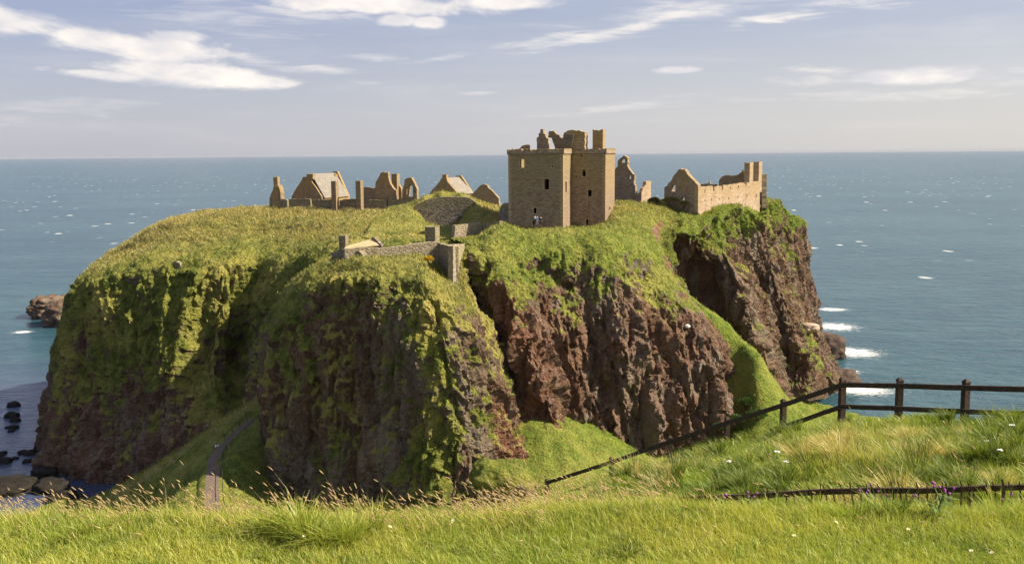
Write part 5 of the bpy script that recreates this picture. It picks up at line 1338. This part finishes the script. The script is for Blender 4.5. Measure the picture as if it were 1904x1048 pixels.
# -- big tussocks that stand out of the fringe
def tussock(px, py, Y, r, hgt, n, label, dark=0.0, lean_x=-.1):
    p = at(px, py, Y); x0, y0 = p[0], p[1]
    z0 = float(meadow_h(np.array([x0]), np.array([y0]))[0])
    nc = max(3, n // 130)
    cx, cy = vr.normal(0, r * .42, nc), vr.normal(0, r * .3, nc); ch_ = vr.uniform(.6, 1.15, nc)
    ci = vr.integers(0, nc, n)
    ang = vr.uniform(0, 2 * math.pi, n); rr = r * np.sqrt(vr.random(n)) * .22
    x = x0 + cx[ci] + rr * np.cos(ang); y_ = y0 + cy[ci] + rr * np.sin(ang)
    b = np.stack([x, y_, np.full(n, z0) - .01], 1)
    hh = hgt * vr.uniform(.6, 1.2, n) * ch_[ci]
    out = np.stack([np.cos(ang), np.sin(ang)], 1) * (r * vr.uniform(.15, .85, n))[:, None] + np.array([lean_x * hgt * 4, 0]) * vr.uniform(0, 1, n)[:, None]
    c = mixc(np.tile(GREEN * 1.05, (n, 1)), np.tile(YEL * 1.1, (n, 1)), np.clip(vr.normal(.5, .3, n), 0, 1))
    c = mixc(c, np.tile(DKGREEN, (n, 1)), np.clip(dark + vr.normal(0, .2, n), 0, .9))
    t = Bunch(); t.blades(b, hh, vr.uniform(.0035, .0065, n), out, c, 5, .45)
    o = t.build('grass_tussock', M_GRASS); tag(o, label, 'tussock', 'tussocks on the lawn edge')
tussock(585, 968, 4.75, .24, .19, 1500, 'largest long bladed tussock, rising above the fringe below the promontory', .05)
tussock(150, 960, 4.75, .16, .12, 500, 'tussock of long blades at the far left of the lawn edge', .1, -.2)
tussock(655, 985, 4.35, .13, .045, 420, 'low dark matted tussock just right of and below the largest one', .6)
tussock(1150, 985, 4.5, .17, .06, 600, 'dark flat tussock in the lawn below the lowest fence posts', .65)
tussock(1540, 965, 5.2, .20, .15, 700, 'bright green tussock in front of the left end of the spiked railing', 0)
tussock(1850, 950, 5.6, .2, .22, 600, 'bright upright tussock in front of the spiked railing at the right', 0, 0)
tussock(1690, 985, 5.0, .18, .10, 500, 'middle green tussock below the spiked railing', .15)

# -- thistles, yarrow and daisies
M_LEAF = M_GRASS
M_PURPLE = simple_mat('thistle_purple', (.30, .07, .32), .8, None, .2, .2, 60)
M_PETAL = simple_mat('white_petals', (.80, .78, .74), .7, None, .2, .08, 60)
M_YELLOWC = simple_mat('yellow_florets', (.75, .50, .03), .7, None, .2, .1, 60)
def stalk(bn, p, q, w_, col):
    n = 3
    ang = np.array([0, 2.1, 4.2]); off = np.stack([np.cos(ang), np.sin(ang), 0 * ang], 1)
    V = np.concatenate([p + off * w_, q + off * w_ * .7]); Q = np.array([[k, (k + 1) % 3, 3 + (k + 1) % 3, 3 + k] for k in range(3)])
    bn.add(V, Q, np.zeros((0, 3), int), np.tile(col, (6, 1)))
def leaf(bn, p, d, L_, w_, col, droop=.3, spiny=True):
    """toothed leaf made of a spine of quads"""
    d = np.asarray(d, float); d /= np.linalg.norm(d); s = np.cross(d, [0, 0, 1.0]); s /= np.linalg.norm(s) + 1e-9
    k = 6; V = []
    for i in range(k + 1):
        t = i / k; c = p + d * L_ * t + np.array([0, 0, -droop * L_ * t * t])
        ww = w_ * math.sin(math.pi * min(.97, .12 + t * .85)) * ((1.25 if i % 2 else .55) if spiny else 1)
        V += [c - s * ww + np.array([0, 0, .25 * ww]), c, c + s * ww + np.array([0, 0, .25 * ww])]
    Q = np.array([[i * 3 + j, i * 3 + j + 1, i * 3 + j + 4, i * 3 + j + 3] for i in range(k) for j in (0, 1)])
    bn.add(np.array(V), Q, np.zeros((0, 3), int), np.tile(col, (len(V), 1)) * vr.uniform(.85, 1.15, (len(V), 1)))
def blob(name, c, r, mat, parent, spiky=.2, sub=1):
    v, f = ICO[sub]
    V = v * r * (1 + spiky * vr.uniform(-1, 1, (len(v), 1))) + c
    return mesh_np(name, V, f, mat, parent=parent)
def ground_at(px, py, Y):
    p = at(px, py, Y); return np.array([p[0], p[1], float(meadow_h(np.array([p[0]]), np.array([p[1]]))[0])])
def solve_y(px, py, y0=4.0, y1=22.0):
    """where the sight line through a photo point meets the meadow"""
    for Y in np.linspace(y0, y1, 300):
        p = at(px, py, Y)
        if float(meadow_h(np.array([p[0]]), np.array([p[1]]))[0]) > p[2] - .05: return Y
    return y1
def thistle(px, py, Y, h, label):
    p = ground_at(px, py, Y)
    root = empty('thistle', p); tag(root, label, 'thistle', 'thistles by the spiked railing')
    st_, lf = Bunch(), Bunch()
    lean = vr.normal(0, .05, 2)
    top = p + np.array([lean[0], lean[1], h])
    gcol = np.array([.13, .20, .06])
    stalk(st_, p - [0, 0, .02], top, .004, gcol * .8)
    tips = [top]
    for k in range(3):
        f = vr.uniform(.55, .85); a = vr.uniform(0, 6.28)
        q = p + (top - p) * f; e = q + np.array([math.cos(a) * .05, math.sin(a) * .05, vr.uniform(.05, .09)])
        stalk(st_, q, e, .003, gcol * .8); tips.append(e)
    for k in range(16):
        f = k / 16; a = k * 2.4
        q = p + (top - p) * f
        leaf(lf, q, [math.cos(a), math.sin(a), .55 - .2 * f], (.13 - .08 * f) * vr.uniform(.8, 1.2), .018 - .008 * f, gcol * vr.uniform(.8, 1.3))
    st_.build('stem', M_LEAF, root); lf.build('leaves', M_LEAF, root)
    for e in tips:
        fl = blob('flower_head', e + [0, 0, .006], .0065, M_PURPLE, root, .35)
for a in [(1615, 985, 5.3, .20, 'thistle with small purple heads below the left part of the spiked railing'), (1640, 965, 5.8, .22, 'thistle with small purple heads close under the spiked railing'),
          (1700, 975, 5.5, .22, 'bushy thistle in front of the middle of the spiked railing'), (1760, 985, 5.2, .18, 'short bushy thistle left of the bright upright tussock'),
          (1880, 965, 5.8, .20, 'thistle at the right edge of the lawn fringe'), (1320, 950, 6.0, .20, 'purple headed thistle at the left end of the dip'),
          (1395, 965, 5.7, .18, 'low thistle between the two leftmost flower patches of the dip'), (1730, 1005, 4.9, .15, 'thistle nearest to the camera on the right of the lawn')]: thistle(*a)
def yarrow(px, py, h, label, s=1.0):
    Y = solve_y(px, py + 6)
    p = ground_at(px, py, Y); hh = max(.12, at(px, py, Y)[2] - p[2]) if h is None else h
    s = s * (.35 + Y / 32)
    root = empty('yarrow', p); tag(root, label, 'yarrow', 'white yarrow on the mound')
    st_ = Bunch(); top = p + [vr.normal(0, .03), 0, hh]
    gcol = np.array([.12, .18, .04])
    stalk(st_, p - [0, 0, .02], top, .004, gcol)
    for k in range(8):
        a = vr.uniform(0, 6.28); leaf(st_, p + (top - p) * vr.uniform(.1, .8), [math.cos(a), math.sin(a), .6], .07, .012, gcol)
    st_.build('stem', M_LEAF, root)
    V, F, k = [], [], 0
    v, f = ICO[1]
    for j in range(16):
        a = vr.uniform(0, 6.28); r = .045 * s * math.sqrt(vr.random())
        c = top + np.array([r * math.cos(a), r * math.sin(a), .012 * s * (1 - (r / (.045 * s)) ** 2) + vr.uniform(0, .006)])
        V.append(v * np.array([.013, .013, .007]) * s + c); F.append(f + k); k += len(v)
    mesh_np('flower_cluster', np.concatenate(V), np.concatenate(F), M_PETAL, parent=root)
for (px, py, lb) in [(1353, 880, 'white yarrow head at the left of the mound, low down above the dip'), (1441, 862, 'white yarrow left of the straw coloured patch, upper one of a close pair'), (1459, 882, 'white yarrow left of the straw coloured patch, lower one of a close pair'),
     (1854, 860, 'largest white yarrow, in the dark grass at the right of the mound'), (1841, 837, 'white yarrow just above the largest one on the right of the mound'), (1877, 806, 'white yarrow high on the mound under the fence at the right')]: yarrow(px, py, .22, lb)
def daisy(px, py, label):
    Y = solve_y(px, py, 3.4, 6.0); p = ground_at(px, py, Y)
    root = empty('daisy', p); tag(root, label, 'daisy', 'white daisies in the lawn')
    st_ = Bunch(); top = p + [0, 0, .06]; stalk(st_, p, top, .0012, np.array([.14, .2, .04])); st_.build('stem', M_LEAF, root)
    V, Q, k = [], [], 0
    tilt = vr.normal(0, .3, 2)
    for j in range(11):
        a = 2 * math.pi * j / 11; d = np.array([math.cos(a), math.sin(a), 0]); s = np.array([-d[1], d[0], 0])
        V += [top + d * .003 - s * .001, top + d * .003 + s * .001, top + d * .0085 + s * .002 + [0, 0, .003], top + d * .0085 - s * .002 + [0, 0, .003]]
        Q.append([k, k + 1, k + 2, k + 3]); k += 4
    V = np.array(V); V[:, 2] += ((V - top)[:, :2] @ tilt)
    mesh_np('petals', V, np.array(Q), M_PETAL, parent=root)
    blob('centre', top + [0, 0, .002], .0035, M_YELLOWC, root, 0)
for (px, py, lb) in [(726, 983, 'daisy right of the low dark tussock'), (842, 973, 'daisy in the lawn below the foot of the promontory'), (1477, 1000, 'daisy on the lawn below the left end of the spiked railing'), (1555, 975, 'daisy above the bare lawn left of the thistles'),
     (1689, 988, 'daisy among the thistles'), (1806, 1028, 'daisy low on the lawn at the right, left one of two'), (1844, 1032, 'daisy low on the lawn at the right, right one of two'), (566, 1003, 'daisy below the largest tussock'), (538, 994, 'daisy below the left side of the largest tussock')]: daisy(px, py, lb)

# -- bushes by the range and a yellow gorse on the promontory
def bush(px, py, Y, r, label, col, flower=None, sub=3):
    c = at(px, py, Y)
    root = empty('bush', c - [0, 0, r[2]]); tag(root, label, 'bush', 'bushes beside the ruins')
    n = 1400
    d = vr.normal(0, 1, (n, 3)); d /= np.linalg.norm(d, axis=1, keepdims=True); d[:, 2] = np.abs(d[:, 2]) * 1.1 - .1
    rad = vr.uniform(.45, 1, n) ** .5 * (1 + .35 * fbm(d * 2.2 + px, 3))
    P = c + d * rad[:, None] * np.array(r)
    lf = Bunch()
    cc = np.tile(np.array(col), (n, 1)) * vr.uniform(.6, 1.35, (n, 1))
    lf.blades(P, vr.uniform(.12, .3, n), vr.uniform(.07, .14, n), vr.normal(0, .12, (n, 2)) + d[:, :2] * .1, cc, 2, .8)
    lf.build('foliage', M_GRASS, root)
    sb = Bunch()
    for k in range(7):
        a = vr.uniform(0, 6.28); stalk(sb, c - [0, 0, r[2] + .3], c + np.array([math.cos(a) * r[0] * .6, math.sin(a) * r[1] * .5, r[2] * .2]), .05, np.array([.07, .05, .03]))
    sb.build('branches', M_GRASS, root)
bush(1216, 375, 214, (1.4, 1.2, .9), 'rounded bush between the loose wall fragment and the pointed gable', (.16, .15, .03))
bush(1246, 374, 211, (1.9, 1.2, .8), 'wide yellow green bush under the window of the pointed gable', (.22, .20, .03))
bush(1272, 380, 209, (.9, .9, .7), 'small bush beside the doorway of the pointed gable', (.17, .17, .03))
bush(797, 483, 152.5, (.75, .6, .5), 'small bright yellow gorse on the promontory edge below the gatehouse wall', (.62, .42, .02))

for px, py, r, lb in [(1388, 748, (1.6, 1.3, 1.0), 'dark green bush at the left edge of the bright talus slope, upper one'), (1408, 772, (1.8, 1.4, 1.0), 'dark green bush low on the bright talus slope, close above the fence rail'),
                      (1368, 780, (1.5, 1.2, .9), 'dark green bush at the foot of the rock rib, left of the talus slope'), (1335, 795, (1.3, 1.1, .8), 'leftmost dark green bush under the rock rib, just above the fence')]:
    c = surf_at(px, py, 6)
    if c is None: continue
    X, Y_ = px, float(c[1]) - .4
    bush(px, py, Y_, r, lb, (.06, .11, .02))
# ------------------------------------------------------------------ sea haze
def build_haze():
    m, w = material('sea_haze')
    v = w.n('ShaderNodeVolumePrincipled', {'Color': (0.50, 0.54, 0.64, 1), 'Density': HAZE, 'Anisotropy': 0.0})
    w.n('ShaderNodeOutputMaterial', {1: v.outputs[0]})
    r = 50000.0
    z0, z1 = -20.0, 78.0
    V = [[-r, -r, z0], [r, -r, z0], [r, r, z0], [-r, r, z0], [-r, -r, z1], [r, -r, z1], [r, r, z1], [-r, r, z1]]
    F = np.array([[3, 2, 1, 0], [4, 5, 6, 7], [0, 1, 5, 4], [1, 2, 6, 5], [2, 3, 7, 6], [3, 0, 4, 7]])
    o = mesh_np('haze', V, F, m, smooth=False)
    tag(o, kind='stuff')
HAZE = 1.7e-5
build_haze()
